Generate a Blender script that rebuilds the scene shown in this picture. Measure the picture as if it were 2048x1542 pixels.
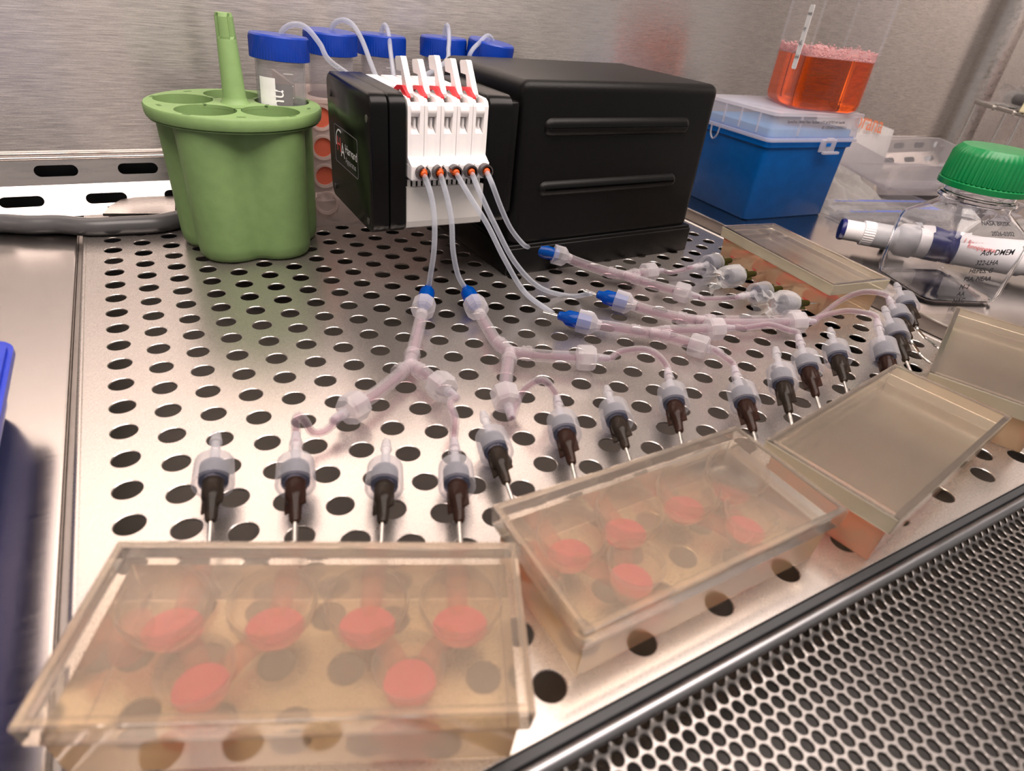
import bpy, bmesh, math, random
from mathutils import Matrix, Vector, noise
from mathutils.geometry import tessellate_polygon
random.seed(7)
S = 0.0175                      # one unit below = one hole pitch of the tray = 17.5 mm
PI = math.pi
scene = bpy.context.scene
COL = scene.collection
for o in list(bpy.data.objects):
    bpy.data.objects.remove(o)

# ------------------------------------------------------------------ camera
RX = Vector((0.871744, -0.480744, 0.094596))
RY = Vector((-0.192832, -0.51412, -0.835761))
RZ = Vector((0.450421, 0.710328, -0.540883))
CAM = Vector((1.503569, -10.060707, 8.880546))
FPX = 1233.9
cd = bpy.data.cameras.new('camera')
cam = bpy.data.objects.new('camera', cd)
COL.objects.link(cam)
m = Matrix.Identity(4)
for i in range(3):
    m[i][0] = RX[i]; m[i][1] = -RY[i]; m[i][2] = -RZ[i]; m[i][3] = CAM[i] * S
cam.matrix_world = m
cd.sensor_fit = 'HORIZONTAL'; cd.sensor_width = 36.0
cd.lens = FPX / 2048 * 36.0
cd.clip_start = 0.005; cd.clip_end = 20
cd.dof.use_dof = True
cd.dof.focus_distance = 21.0 * S
cd.dof.aperture_fstop = 13.0
scene.camera = cam

# ------------------------------------------------------------------ world, lamps, exposure
w = bpy.data.worlds.new('room'); scene.world = w; w.use_nodes = True
bg = w.node_tree.nodes['Background']
bg.inputs[0].default_value = (1.0, 0.90, 0.86, 1); bg.inputs[1].default_value = 0.42
def area(name, loc, size, energy, color, rot):
    l = bpy.data.lights.new(name, 'AREA'); l.shape = 'RECTANGLE'
    l.size = size[0] * S; l.size_y = size[1] * S; l.energy = energy; l.color = color
    o = bpy.data.objects.new(name, l); COL.objects.link(o)
    o.location = Vector(loc) * S; o.rotation_euler = rot
    return o
area('cabinet_lamp', (11, -4, 35), (56, 24), 11.2, (1.0, 0.86, 0.79), (math.radians(12), 0, 0))
scene.view_settings.view_transform = 'Standard'
scene.view_settings.look = 'None'
scene.view_settings.exposure = 0.0
scene.view_settings.gamma = 1.0
scene.view_settings.use_curve_mapping = False
scene.cycles.max_bounces = 11
scene.cycles.diffuse_bounces = 3
scene.cycles.glossy_bounces = 5
scene.cycles.use_adaptive_sampling = True
scene.cycles.adaptive_threshold = 0.06
scene.cycles.adaptive_min_samples = 16
scene.cycles.transparent_max_bounces = 20
scene.cycles.transmission_bounces = 11
scene.cycles.caustics_refractive = True
scene.cycles.caustics_reflective = False
scene.cycles.sample_clamp_indirect = 6.0

# ------------------------------------------------------------------ pixel helpers (units)
def ray(px, py):
    return RX * ((px - 1024) / FPX) + RY * ((py - 771) / FPX) + RZ
def at(px, py, z=0.0):
    d = ray(px, py); return CAM + d * ((z - CAM.z) / d.z)
def aty(px, py, y):
    d = ray(px, py); return CAM + d * ((y - CAM.y) / d.y)
def atx(px, py, x):
    d = ray(px, py); return CAM + d * ((x - CAM.x) / d.x)

# ------------------------------------------------------------------ materials
MATS = {}
def new_mat(name):
    mt = bpy.data.materials.new(name); mt.use_nodes = True
    nt = mt.node_tree; nt.nodes.clear()
    out = nt.nodes.new('ShaderNodeOutputMaterial')
    MATS[name] = mt
    return mt, nt, out
def principled(nt, color, rough, metal=0.0, spec=0.5, trans=0.0, ior=1.45, coat=0.0):
    b = nt.nodes.new('ShaderNodeBsdfPrincipled')
    b.inputs['Base Color'].default_value = (*color, 1)
    b.inputs['Roughness'].default_value = rough
    b.inputs['Metallic'].default_value = metal
    b.inputs['Specular IOR Level'].default_value = spec
    b.inputs['Transmission Weight'].default_value = trans
    b.inputs['IOR'].default_value = ior
    b.inputs['Coat Weight'].default_value = coat
    return b
def noise_node(nt, scale, detail=4, stretch=(1, 1, 1), rough=0.5):
    tc = nt.nodes.new('ShaderNodeTexCoord'); mp = nt.nodes.new('ShaderNodeMapping')
    mp.inputs['Scale'].default_value = stretch
    nt.links.new(tc.outputs['Object'], mp.inputs['Vector'])
    n = nt.nodes.new('ShaderNodeTexNoise'); n.inputs['Scale'].default_value = scale
    n.inputs['Detail'].default_value = detail; n.inputs['Roughness'].default_value = rough
    nt.links.new(mp.outputs['Vector'], n.inputs['Vector'])
    return n
def ramp(nt, src, c0, c1, p0=0.3, p1=0.7):
    r = nt.nodes.new('ShaderNodeValToRGB')
    r.color_ramp.elements[0].position = p0; r.color_ramp.elements[1].position = p1
    r.color_ramp.elements[0].color = (*c0, 1); r.color_ramp.elements[1].color = (*c1, 1)
    nt.links.new(src, r.inputs[0]); return r
def plastic(name, color, rough=0.45, var=0.06, bump=0.0, bscale=900, trans=0.0, spec=0.5, coat=0.0, sss=0.0):
    mt, nt, out = new_mat(name)
    b = principled(nt, color, rough, spec=spec, trans=trans, coat=coat)
    n = noise_node(nt, 140, 5)
    r = ramp(nt, n.outputs['Fac'], [c * (1 - var) for c in color], [min(1, c * (1 + var)) for c in color])
    nt.links.new(r.outputs[0], b.inputs['Base Color'])
    if sss:
        b.inputs['Subsurface Weight'].default_value = sss
        b.inputs['Subsurface Radius'].default_value = (0.004, 0.003, 0.002)
        b.inputs['Subsurface Scale'].default_value = 1.0
    if bump:
        n2 = noise_node(nt, bscale, 2); bp = nt.nodes.new('ShaderNodeBump')
        bp.inputs['Strength'].default_value = bump; bp.inputs['Distance'].default_value = 0.0004
        nt.links.new(n2.outputs['Fac'], bp.inputs['Height']); nt.links.new(bp.outputs[0], b.inputs['Normal'])
    nt.links.new(b.outputs[0], out.inputs[0])
    return mt
def clear(name, tint=(1, 1, 1), color=(0.9, 0.9, 0.92), opacity=0.15, edge=0.5, rough=0.15):
    """thin clear plastic: passes light, whiter at grazing edges, glossy"""
    mt, nt, out = new_mat(name)
    t = nt.nodes.new('ShaderNodeBsdfTransparent'); t.inputs[0].default_value = (*tint, 1)
    b = principled(nt, color, rough)
    n = noise_node(nt, 120, 4)
    r = ramp(nt, n.outputs['Fac'], [c * 0.94 for c in color], color)
    nt.links.new(r.outputs[0], b.inputs['Base Color'])
    tr = nt.nodes.new('ShaderNodeBsdfTranslucent'); nt.links.new(r.outputs[0], tr.inputs[0])
    mb = nt.nodes.new('ShaderNodeMixShader'); mb.inputs[0].default_value = 0.45
    nt.links.new(b.outputs[0], mb.inputs[1]); nt.links.new(tr.outputs[0], mb.inputs[2])
    lw = nt.nodes.new('ShaderNodeLayerWeight'); lw.inputs[0].default_value = 0.35
    mu = nt.nodes.new('ShaderNodeMath'); mu.operation = 'MULTIPLY_ADD'; mu.use_clamp = True
    mu.inputs[1].default_value = edge; mu.inputs[2].default_value = opacity
    nt.links.new(lw.outputs['Facing'], mu.inputs[0])
    mx = nt.nodes.new('ShaderNodeMixShader')
    nt.links.new(mu.outputs[0], mx.inputs[0]); nt.links.new(t.outputs[0], mx.inputs[1]); nt.links.new(mb.outputs[0], mx.inputs[2])
    nt.links.new(mx.outputs[0], out.inputs[0])
    return mt
def steel(name, color=(0.66, 0.62, 0.59), rough=0.28, aniso=0.0, stretch=(1, 1, 1), scale=60, var=0.12, rvar=0.06, blot=0.1, metal=1.0):
    mt, nt, out = new_mat(name)
    b = principled(nt, color, rough, metal=metal)
    n = noise_node(nt, scale, 6, stretch, 0.65)
    n2 = noise_node(nt, 9, 5, (1, 1, 1), 0.6)
    r = ramp(nt, n.outputs['Fac'], [c * (1 - var) for c in color], [min(1, c * (1 + var)) for c in color])
    r2 = ramp(nt, n2.outputs['Fac'], (1 - blot,) * 3, (1, 1, 1))
    mxc = nt.nodes.new('ShaderNodeMix'); mxc.data_type = 'RGBA'; mxc.blend_type = 'MULTIPLY'
    mxc.inputs['Factor'].default_value = 1.0
    nt.links.new(r.outputs[0], mxc.inputs[6]); nt.links.new(r2.outputs[0], mxc.inputs[7])
    nt.links.new(mxc.outputs[2], b.inputs['Base Color'])
    mr = nt.nodes.new('ShaderNodeMapRange'); mr.inputs[1].default_value = 0.3; mr.inputs[2].default_value = 0.7
    mr.inputs[3].default_value = rough - rvar; mr.inputs[4].default_value = rough + rvar
    nt.links.new(n.outputs['Fac'], mr.inputs[0]); nt.links.new(mr.outputs[0], b.inputs['Roughness'])
    if aniso:
        b.inputs['Anisotropic'].default_value = aniso
        tg = nt.nodes.new('ShaderNodeTangent'); tg.direction_type = 'UV_MAP'; tg.uv_map = 'UVMap'
        nt.links.new(tg.outputs[0], b.inputs['Tangent'])
    nt.links.new(b.outputs[0], out.inputs[0])
    return mt
def glass(name, color=(1, 1, 1), rough=0.0, ior=1.45):
    mt, nt, out = new_mat(name)
    b = principled(nt, color, rough, trans=1.0, ior=ior)
    n = noise_node(nt, 40, 3)
    r = ramp(nt, n.outputs['Fac'], [c * 0.985 for c in color], color)
    nt.links.new(r.outputs[0], b.inputs['Base Color'])
    nt.links.new(b.outputs[0], out.inputs[0])
    return mt
def resin(name, tint, body, k_refr=0.6, rough=0.22, ior=1.12):
    """cloudy cast resin: blurred see-through plus scattered light"""
    mt, nt, out = new_mat(name)
    rf = nt.nodes.new('ShaderNodeBsdfRefraction'); rf.inputs['Color'].default_value = (*tint, 1)
    rf.inputs['Roughness'].default_value = rough; rf.inputs['IOR'].default_value = ior
    tr = nt.nodes.new('ShaderNodeBsdfTranslucent')
    df = principled(nt, body, 0.25)
    n = noise_node(nt, 45, 4)
    r = ramp(nt, n.outputs['Fac'], [c * 0.92 for c in body], body)
    nt.links.new(r.outputs[0], tr.inputs[0]); nt.links.new(r.outputs[0], df.inputs['Base Color'])
    m1 = nt.nodes.new('ShaderNodeMixShader'); m1.inputs[0].default_value = 0.5
    nt.links.new(tr.outputs[0], m1.inputs[1]); nt.links.new(df.outputs[0], m1.inputs[2])
    m2 = nt.nodes.new('ShaderNodeMixShader'); m2.inputs[0].default_value = k_refr
    nt.links.new(m1.outputs[0], m2.inputs[1]); nt.links.new(rf.outputs[0], m2.inputs[2])
    gl = nt.nodes.new('ShaderNodeBsdfGlossy'); gl.inputs['Roughness'].default_value = 0.12
    fr = nt.nodes.new('ShaderNodeFresnel'); fr.inputs[0].default_value = 1.35
    m3 = nt.nodes.new('ShaderNodeMixShader')
    nt.links.new(fr.outputs[0], m3.inputs[0]); nt.links.new(m2.outputs[0], m3.inputs[1]); nt.links.new(gl.outputs[0], m3.inputs[2])
    nt.links.new(m3.outputs[0], out.inputs[0])
    return mt

M_TRAY = steel('tray_steel', (0.60, 0.55, 0.515), 0.28, scale=2500, stretch=(1, 0.5, 1), var=0.03, rvar=0.02, blot=0.07, metal=0.90)
M_PAN = steel('pan_steel', (0.62, 0.575, 0.545), 0.2, scale=900, stretch=(0.1, 1, 1), var=0.04, rvar=0.03)
M_WALL = steel('wall_steel', (0.58, 0.54, 0.515), 0.27, aniso=0.93, scale=1800, stretch=(0.035, 1, 1), var=0.16, rvar=0.04, blot=0.03, metal=0.86)
M_GRILLE = steel('grille_steel', (0.54, 0.50, 0.475), 0.28, scale=200, stretch=(0.1, 1, 1), var=0.05)
M_DARKSTEEL = steel('plenum_steel', (0.34, 0.31, 0.29), 0.4, scale=80)
M_PLENUM = plastic('plenum_floor', (0.17, 0.145, 0.125), 0.45)
M_PERF = steel('perforated_grille_steel', (0.21, 0.195, 0.185), 0.33, scale=500)
M_NEEDLE = steel('needle_steel', (0.72, 0.70, 0.66), 0.2, scale=500)
M_LIP = steel('lip_steel', (0.30, 0.30, 0.31), 0.35, scale=400, stretch=(0.1, 1, 1))
M_RUBBER = plastic('black_rubber', (0.025, 0.027, 0.03), 0.5)
M_GREEN = plastic('sage_green_plastic', (0.20, 0.325, 0.12), 0.55, bump=0.1)
M_BLUECAP = plastic('royal_blue_cap', (0.002, 0.034, 0.30), 0.32)
M_BLACKPL = plastic('black_painted_metal', (0.003, 0.003, 0.003), 0.34, bump=0.25, bscale=2200, spec=0.2)
M_BLACKGL = plastic('black_satin_plastic', (0.003, 0.003, 0.003), 0.25, spec=0.22)
M_WHITE = plastic('white_plastic', (0.86, 0.83, 0.82), 0.35, var=0.02, sss=0.15)
M_OFFWHITE = plastic('offwhite_plastic', (0.66, 0.64, 0.60), 0.4, var=0.02)
M_RED = plastic('red_plastic', (0.75, 0.02, 0.03), 0.35)
M_ORANGE = plastic('orange_insert', (0.55, 0.085, 0.015), 0.3)
M_DARKGREY = plastic('dark_grey_plastic', (0.05, 0.04, 0.042), 0.4)
M_BLUEBOX = plastic('blue_box_plastic', (0.0, 0.115, 0.44), 0.35, var=0.08, spec=0.18)
M_BLUERACK = plastic('cobalt_plastic', (0.005, 0.03, 0.42), 0.3)
M_GREENCAP = plastic('green_cap', (0.0, 0.175, 0.045), 0.35)
M_NAVY = plastic('navy_plastic', (0.008, 0.012, 0.11), 0.3)
M_PIPWHITE = plastic('pipette_white', (0.78, 0.75, 0.76), 0.35, var=0.02)
M_PIPGREY = plastic('pipette_grey', (0.42, 0.42, 0.44), 0.4)
M_INK = plastic('black_ink', (0.02, 0.02, 0.025), 0.6)
M_INKGREY = plastic('grey_print', (0.16, 0.15, 0.16), 0.6)
M_ORINK = plastic('orange_ink', (0.85, 0.25, 0.12), 0.6)
M_BLUEINK = plastic('blue_print', (0.12, 0.16, 0.45), 0.6)
M_REDINK = plastic('red_print', (0.75, 0.08, 0.08), 0.6)
M_PRINTWHITE = plastic('white_print', (0.85, 0.85, 0.85), 0.5)
M_PAPER = plastic('white_paper', (0.85, 0.82, 0.79), 0.7)
M_YELLOW = plastic('cream_plastic', (0.78, 0.70, 0.45), 0.45)
M_HOSE = plastic('grey_hose', (0.09, 0.088, 0.09), 0.3)
M_CLEAR = clear('clear_tube_plastic', (0.95, 0.95, 0.96), (0.86, 0.85, 0.88), 0.10, 0.35)
M_TUBING = clear('clear_tubing', (0.93, 0.94, 0.97), (0.78, 0.82, 0.90), 0.28, 0.45)
M_SOFT = clear('clear_soft_tubing', (0.98, 0.965, 0.97), (0.80, 0.765, 0.785), 0.10, 0.42, 0.08)
M_FROST = clear('frosted_polypropylene', (0.95, 0.93, 0.94), (0.82, 0.79, 0.81), 0.34, 0.4, 0.3)
M_COLLAR = clear('translucent_collar', (0.95, 0.95, 0.97), (0.80, 0.79, 0.82), 0.18, 0.42, 0.2)
M_BARB = clear('clear_barb', (0.95, 0.95, 0.97), (0.82, 0.81, 0.84), 0.30, 0.4, 0.15)
M_THREAD = clear('grey_blue_thread', (0.62, 0.64, 0.72), (0.24, 0.25, 0.32), 0.38, 0.25, 0.3)
M_HUB = clear('smoky_needle_hub', (0.42, 0.34, 0.26), (0.06, 0.045, 0.035), 0.45, 0.35, 0.2)
M_HUBRED = clear('reddish_needle_hub', (0.44, 0.29, 0.23), (0.07, 0.034, 0.025), 0.45, 0.35, 0.2)
M_HUBGREEN = clear('olive_needle_hub', (0.42, 0.42, 0.15), (0.07, 0.07, 0.015), 0.5, 0.3, 0.2)
M_BLUEHUB = clear('blue_needle_hub', (0.05, 0.3, 0.75), (0.0, 0.11, 0.55), 0.6, 0.3, 0.15)
M_FLUID = clear('pink_medium', (0.90, 0.79, 0.83), (0.56, 0.43, 0.50), 0.20, 0.12, 0.2)
M_LID = clear('frosted_lid', (0.93, 0.92, 0.94), (0.86, 0.83, 0.86), 0.32, 0.35, 0.3)
M_FILM = clear('crinkled_film', (0.97, 0.97, 0.97), (0.9, 0.9, 0.9), 0.10, 0.5, 0.08)
M_BAG = clear('plastic_bag', (0.95, 0.94, 0.93), (0.80, 0.78, 0.76), 0.18, 0.55, 0.12)
M_RACK = clear('translucent_rack', (0.95, 0.90, 0.88), (0.85, 0.74, 0.70), 0.42, 0.3, 0.35)
M_RACKRED = plastic('red_label_disc', (0.55, 0.11, 0.06), 0.5)
M_PETG = glass('bottle_glass', (0.98, 0.985, 1.0), 0.0, 1.40)
M_BOTTLE = clear('thin_bottle_wall', (0.985, 0.985, 0.99), (0.70, 0.70, 0.73), 0.0, 0.34, 0.05)
M_MEDIUM = glass('red_medium', (0.86, 0.115, 0.004), 0.03, 1.33)
M_FOAM = clear('pink_foam', (0.98, 0.85, 0.85), (0.90, 0.60, 0.60), 0.50, 0.35, 0.1)
M_RESIN = resin('clear_resin', (0.985, 0.955, 0.88), (0.80, 0.66, 0.46), 0.90, 0.09, 1.08)
M_SIDE = resin('frosted_resin_side', (0.97, 0.88, 0.74), (0.98, 0.70, 0.45), 0.42, 0.25, 1.06)
M_FLANGE = resin('flange_resin', (0.985, 0.945, 0.885), (0.84, 0.71, 0.60), 0.85, 0.07, 1.08)
M_FLSIDE = resin('flange_side_resin', (0.98, 0.94, 0.82), (0.96, 0.88, 0.68), 0.30, 0.25, 1.08)
M_FLANGEHAZE = resin('hazy_flange_resin', (0.97, 0.93, 0.84), (0.94, 0.78, 0.62), 0.80, 0.18, 1.10)
M_WELL = clear('frosted_well', (0.97, 0.94, 0.90), (0.78, 0.70, 0.62), 0.16, 0.35, 0.4)
M_WELLPINK = plastic('pink_well_fluid', (0.44, 0.045, 0.09), 0.3)
M_STAIN = clear('pink_stain', (0.96, 0.5, 0.48), (0.90, 0.20, 0.20), 0.55, 0.1, 0.4)
M_WELLSOFT = clear('pale_pink_channel', (0.97, 0.76, 0.72), (0.88, 0.36, 0.33), 0.20, 0.1, 0.3)

# ------------------------------------------------------------------ geometry helpers: geo = (verts, faces)
def tf(g, M):
    return [M @ Vector(v) for v in g[0]], g[1]
def mv(g, x=0, y=0, z=0):
    return tf(g, Matrix.Translation((x, y, z)))
def join(*gs):
    V, Fc = [], []
    for v, f in gs:
        n = len(V); V += [Vector(p) for p in v]; Fc += [tuple(i + n for i in q) for q in f]
    return V, Fc
def from_bm(bm):
    bm.verts.ensure_lookup_table(); bm.verts.index_update()
    g = ([v.co.copy() for v in bm.verts], [tuple(v.index for v in f.verts) for f in bm.faces]); bm.free(); return g
def box(x0, x1, y0, y1, z0, z1, b=0.0, seg=2):
    bm = bmesh.new(); bmesh.ops.create_cube(bm, size=1.0)
    for v in bm.verts:
        v.co = Vector((x0 + (v.co.x + .5) * (x1 - x0), y0 + (v.co.y + .5) * (y1 - y0), z0 + (v.co.z + .5) * (z1 - z0)))
    if b:
        bmesh.ops.bevel(bm, geom=list(bm.edges), offset=b, segments=seg, profile=0.5, affect='EDGES')
    return from_bm(bm)
def frustum(bx, by, tx, ty, z0, z1, b=0.0, seg=2):
    """box with a different bottom (bx,by half sizes) and top (tx,ty)"""
    bm = bmesh.new(); bmesh.ops.create_cube(bm, size=1.0)
    for v in bm.verts:
        hx, hy = (tx, ty) if v.co.z > 0 else (bx, by)
        v.co = Vector((hx if v.co.x > 0 else -hx, hy if v.co.y > 0 else -hy, z1 if v.co.z > 0 else z0))
    if b:
        bmesh.ops.bevel(bm, geom=list(bm.edges), offset=b, segments=seg, profile=0.5, affect='EDGES')
    return from_bm(bm)
def lathe(prof, n=32, rib=None, cap=True):
    """prof: list of (r, z[, ribbed]) from bottom to top around z"""
    V, Fc = [], []
    for p in prof:
        r, z = p[0], p[1]
        for i in range(n):
            a = 2 * PI * i / n
            rr = r * (1 + (rib if (rib and len(p) > 2 and i % 2) else 0))
            V.append(Vector((rr * math.cos(a), rr * math.sin(a), z)))
    for k in range(len(prof) - 1):
        for i in range(n):
            j = (i + 1) % n
            Fc.append((k * n + i, k * n + j, (k + 1) * n + j, (k + 1) * n + i))
    if cap:
        Fc.append(tuple(range(n - 1, -1, -1))); Fc.append(tuple((len(prof) - 1) * n + i for i in range(n)))
    return V, Fc
def smooth_path(P, sub=6):
    P = [Vector(p) for p in P]
    if len(P) < 3: return P
    Q = []
    ext = [P[0] * 2 - P[1]] + P + [P[-1] * 2 - P[-2]]
    for i in range(1, len(ext) - 2):
        p0, p1, p2, p3 = ext[i - 1:i + 3]
        for k in range(sub):
            t = k / sub
            Q.append(0.5 * ((2 * p1) + (p2 - p0) * t + (2 * p0 - 5 * p1 + 4 * p2 - p3) * t * t + (3 * p1 - p0 - 3 * p2 + p3) * t ** 3))
    Q.append(P[-1]); return Q
def sweep(P, r, n=10, sub=6, raw=False, cap=True):
    Q = [Vector(p) for p in P] if raw else smooth_path(P, sub)
    V, Fc = [], []
    t = (Q[1] - Q[0]).normalized()
    up = Vector((0, 0, 1)) if abs(t.z) < 0.9 else Vector((1, 0, 0))
    u = t.cross(up).normalized()
    for i, q in enumerate(Q):
        t = (Q[min(i + 1, len(Q) - 1)] - Q[max(i - 1, 0)]).normalized()
        u = (u - t * u.dot(t)).normalized(); v = t.cross(u)
        rr = r(i / (len(Q) - 1)) if callable(r) else r
        for k in range(n):
            a = 2 * PI * k / n
            V.append(q + (u * math.cos(a) + v * math.sin(a)) * rr)
    for i in range(len(Q) - 1):
        for k in range(n):
            j = (k + 1) % n
            Fc.append((i * n + k, i * n + j, (i + 1) * n + j, (i + 1) * n + k))
    if cap:
        Fc.append(tuple(range(n - 1, -1, -1))); Fc.append(tuple((len(Q) - 1) * n + k for k in range(n)))
    return V, Fc
def prism(poly, axis, a, b):
    """extrude a 2D polygon; axis 'x': poly=(y,z), 'y': poly=(x,z), 'z': poly=(x,y)"""
    def mk(p, t):
        return {'x': Vector((t, p[0], p[1])), 'y': Vector((p[0], t, p[1])), 'z': Vector((p[0], p[1], t))}[axis]
    n = len(poly); V = [mk(p, a) for p in poly] + [mk(p, b) for p in poly]
    Fc = [tuple(range(n)), tuple(range(2 * n - 1, n - 1, -1))]
    Fc += [(i, (i + 1) % n, n + (i + 1) % n, n + i) for i in range(n)]
    return V, Fc
def plate(outer, holes, z0, z1):
    """flat plate with holes in the xy plane"""
    loops = [outer] + holes
    flat = [p for l in loops for p in l]; n = len(flat)
    tris = tessellate_polygon([[Vector((p[0], p[1], 0)) for p in l] for l in loops])
    V = [Vector((p[0], p[1], z1)) for p in flat] + [Vector((p[0], p[1], z0)) for p in flat]
    Fc = [tuple(t) for t in tris] + [tuple(i + n for i in reversed(t)) for t in tris]
    o = 0
    for l in loops:
        k = len(l)
        for i in range(k):
            j = (i + 1) % k
            Fc.append((o + i, o + j, n + o + j, n + o + i))
        o += k
    return V, Fc
def circ(x, y, r, n=32):
    return [(x + r * math.cos(2 * PI * i / n), y + r * math.sin(2 * PI * i / n)) for i in range(n)]
def rrect(x0, x1, y0, y1, r, n=6):
    P = []
    for cx, cy, a0 in ((x1 - r, y1 - r, 0), (x0 + r, y1 - r, 90), (x0 + r, y0 + r, 180), (x1 - r, y0 + r, 270)):
        for k in range(n + 1):
            a = math.radians(a0 + 90 * k / n); P.append((cx + r * math.cos(a), cy + r * math.sin(a)))
    return P
def rprism(secs):
    """skin a list of (loop2d, z) of equal length, closed both ends"""
    n = len(secs[0][0]); V = [Vector((p[0], p[1], z)) for l, z in secs for p in l]; Fc = []
    for k in range(len(secs) - 1):
        for i in range(n):
            j = (i + 1) % n; Fc.append((k * n + i, k * n + j, (k + 1) * n + j, (k + 1) * n + i))
    Fc.append(tuple(range(n - 1, -1, -1))); Fc.append(tuple((len(secs) - 1) * n + i for i in range(n)))
    return V, Fc
def flip(g):
    return g[0], [tuple(reversed(f)) for f in g[1]]
def text_geo(body, size, spacing=1.0, bold=0.0):
    c = bpy.data.curves.new('text', 'FONT'); c.body = body; c.size = size; c.space_character = spacing
    c.align_x = 'LEFT'; c.extrude = 0.0; c.resolution_u = 3; c.offset = bold * size
    o = bpy.data.objects.new('text', c); COL.objects.link(o)
    dg = bpy.context.evaluated_depsgraph_get()
    me = bpy.data.meshes.new_from_object(o.evaluated_get(dg))
    g = ([v.co.copy() for v in me.vertices], [tuple(p.vertices) for p in me.polygons])
    bpy.data.objects.remove(o); bpy.data.curves.remove(c); bpy.data.meshes.remove(me)
    # give the print a little thickness
    n = len(g[0]); th = size * 0.02
    V = [Vector((v.x, v.y, th)) for v in g[0]]
    return V, g[1]
def frame(origin, xdir, ydir):
    x = Vector(xdir).normalized(); y = Vector(ydir); y = (y - x * y.dot(x)).normalized(); z = x.cross(y)
    M = Matrix.Identity(4)
    for i in range(3):
        M[i][0] = x[i]; M[i][1] = y[i]; M[i][2] = z[i]; M[i][3] = origin[i]
    return M
def align_z(p, d, roll=0.0):
    q = Vector(d).to_track_quat('Z', 'Y')
    return Matrix.Translation(p) @ q.to_matrix().to_4x4() @ Matrix.Rotation(roll, 4, 'Z')

# ------------------------------------------------------------------ object helpers
def mesh(name, g, mat, smooth=False, uv=None):
    me = bpy.data.meshes.new(name)
    me.from_pydata([tuple(Vector(v) * S) for v in g[0]], [], g[1])
    me.materials.append(mat)
    if smooth:
        me.polygons.foreach_set('use_smooth', [True] * len(me.polygons))
        me.set_sharp_from_angle(angle=math.radians(38 if smooth is True else smooth))
    if uv:
        l = me.uv_layers.new(name='UVMap')
        for lp in me.loops:
            co = me.vertices[lp.vertex_index].co
            l.data[lp.index].uv = (co[uv[0]], co[uv[1]])
    me.update()
    return me
def obj(name, g, mat, parent=None, smooth=False, loc=None, label=None, uv=None):
    o = bpy.data.objects.new(name, mesh(name, g, mat, smooth, uv)); COL.objects.link(o)
    if parent: o.parent = parent
    if loc is not None: o.location = Vector(loc) * S
    if label: o['label'] = label
    return o
def tag(o, label, cat, group=None, kind=None):
    o['label'] = label
    if cat: o['category'] = cat
    if group: o['group'] = group
    if kind: o['kind'] = kind
    return o
def thing(name, label, cat, loc=(0, 0, 0), M=None, group=None):
    e = bpy.data.objects.new(name, None); COL.objects.link(e); e.empty_display_size = 0.01
    if M is None: M = Matrix.Translation(loc)
    M = M.copy(); M.translation = M.translation * S
    e.matrix_world = M
    return tag(e, label, cat, group)
def struct(o):
    o['kind'] = 'structure'; return o
def copy_part(src, parent):
    c = src.copy(); COL.objects.link(c); c.parent = parent; return c

# ================================================================== SETTING
WY = 18.85
# rear wall, coved corner, right wall in one sheet is split: rear wall / corner trim / right wall
def sheet(pts, h0, h1, flipf=False):
    V = [Vector((x, y, h0)) for x, y in pts] + [Vector((x, y, h1)) for x, y in pts]; n = len(pts)
    return V, [(i, i + 1, n + i + 1, n + i) for i in range(n - 1)]
struct(obj('wall_rear', sheet([(-32, WY), (57.6, WY)], 1.95, 40), M_WALL, uv=(2, 0)))
cv = [(57.6 + 1.6 * math.sin(a), WY - 1.6 + 1.6 * math.cos(a)) for a in [k * PI / 2 / 10 for k in range(11)]]
struct(obj('trim_1', sheet(cv, 0.0, 40), M_GRILLE, smooth=60))
struct(obj('wall_right', sheet([(59.2, WY - 1.6), (59.2, -7)], 0.0, 40), M_WALL, uv=(2, 1)))
struct(obj('wall_left', sheet([(-32, -7), (-32, WY)], 0.0, 40), M_WALL, uv=(2, 1)))
struct(obj('floor', box(-40, 62, -16, 21, -2.7, -2.5), M_PLENUM))

# rear air grille: two bent bands with slots and a rolled lip above
def stadium(cx, cy, L, h, n=8):
    r = h / 2; P = []
    for k in range(n + 1):
        a = -PI / 2 + PI * k / n; P.append((cx + L / 2 - r + r * math.cos(a), cy + r * math.sin(a)))
    for k in range(n + 1):
        a = PI / 2 + PI * k / n; P.append((cx - L / 2 + r + r * math.cos(a), cy + r * math.sin(a)))
    return P
def band(p0, p1, first, pitch=2.68):
    """p0,p1: (y,z) lower and upper edge; slots along x"""
    h = math.hypot(p1[0] - p0[0], p1[1] - p0[1]); gs = []
    k0 = int((-32 - first) / pitch)
    x = first + k0 * pitch
    while x < 57.6:
        gs.append(plate([(x - pitch / 2, 0), (x + pitch / 2, 0), (x + pitch / 2, h), (x - pitch / 2, h)],
                        [stadium(x, h * 0.52, 1.38, 0.40)], -0.08, 0.0))
        x += pitch
    g = join(*gs)
    return tf(g, frame((0, p0[0], p0[1]), (1, 0, 0), (0, p1[0] - p0[0], p1[1] - p0[1])))
rg = thing('rear_air_grille', 'bent steel strip with dark oval air slots along the rear wall base', 'air grille', (12, 18.3, 0))
MI = Matrix.Translation((-12, -18.3, 0))
obj('lower_slotted_band', tf(band((17.93, 0.0), (18.6, 1.0), -2.70), MI), M_GRILLE, rg)
obj('upper_slotted_band', tf(band((18.6, 1.0), (18.8, 1.93), -1.42), MI), M_GRILLE, rg)
obj('rolled_lip', tf(join(sweep([(-32, 18.78, 1.93), (57.6, 18.78, 1.93)], 0.07, 10, raw=True), sweep([(-32, 18.82, 2.12), (57.6, 18.82, 2.12)], 0.05, 8, raw=True)), MI), M_GRILLE, rg, smooth=True)
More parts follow.
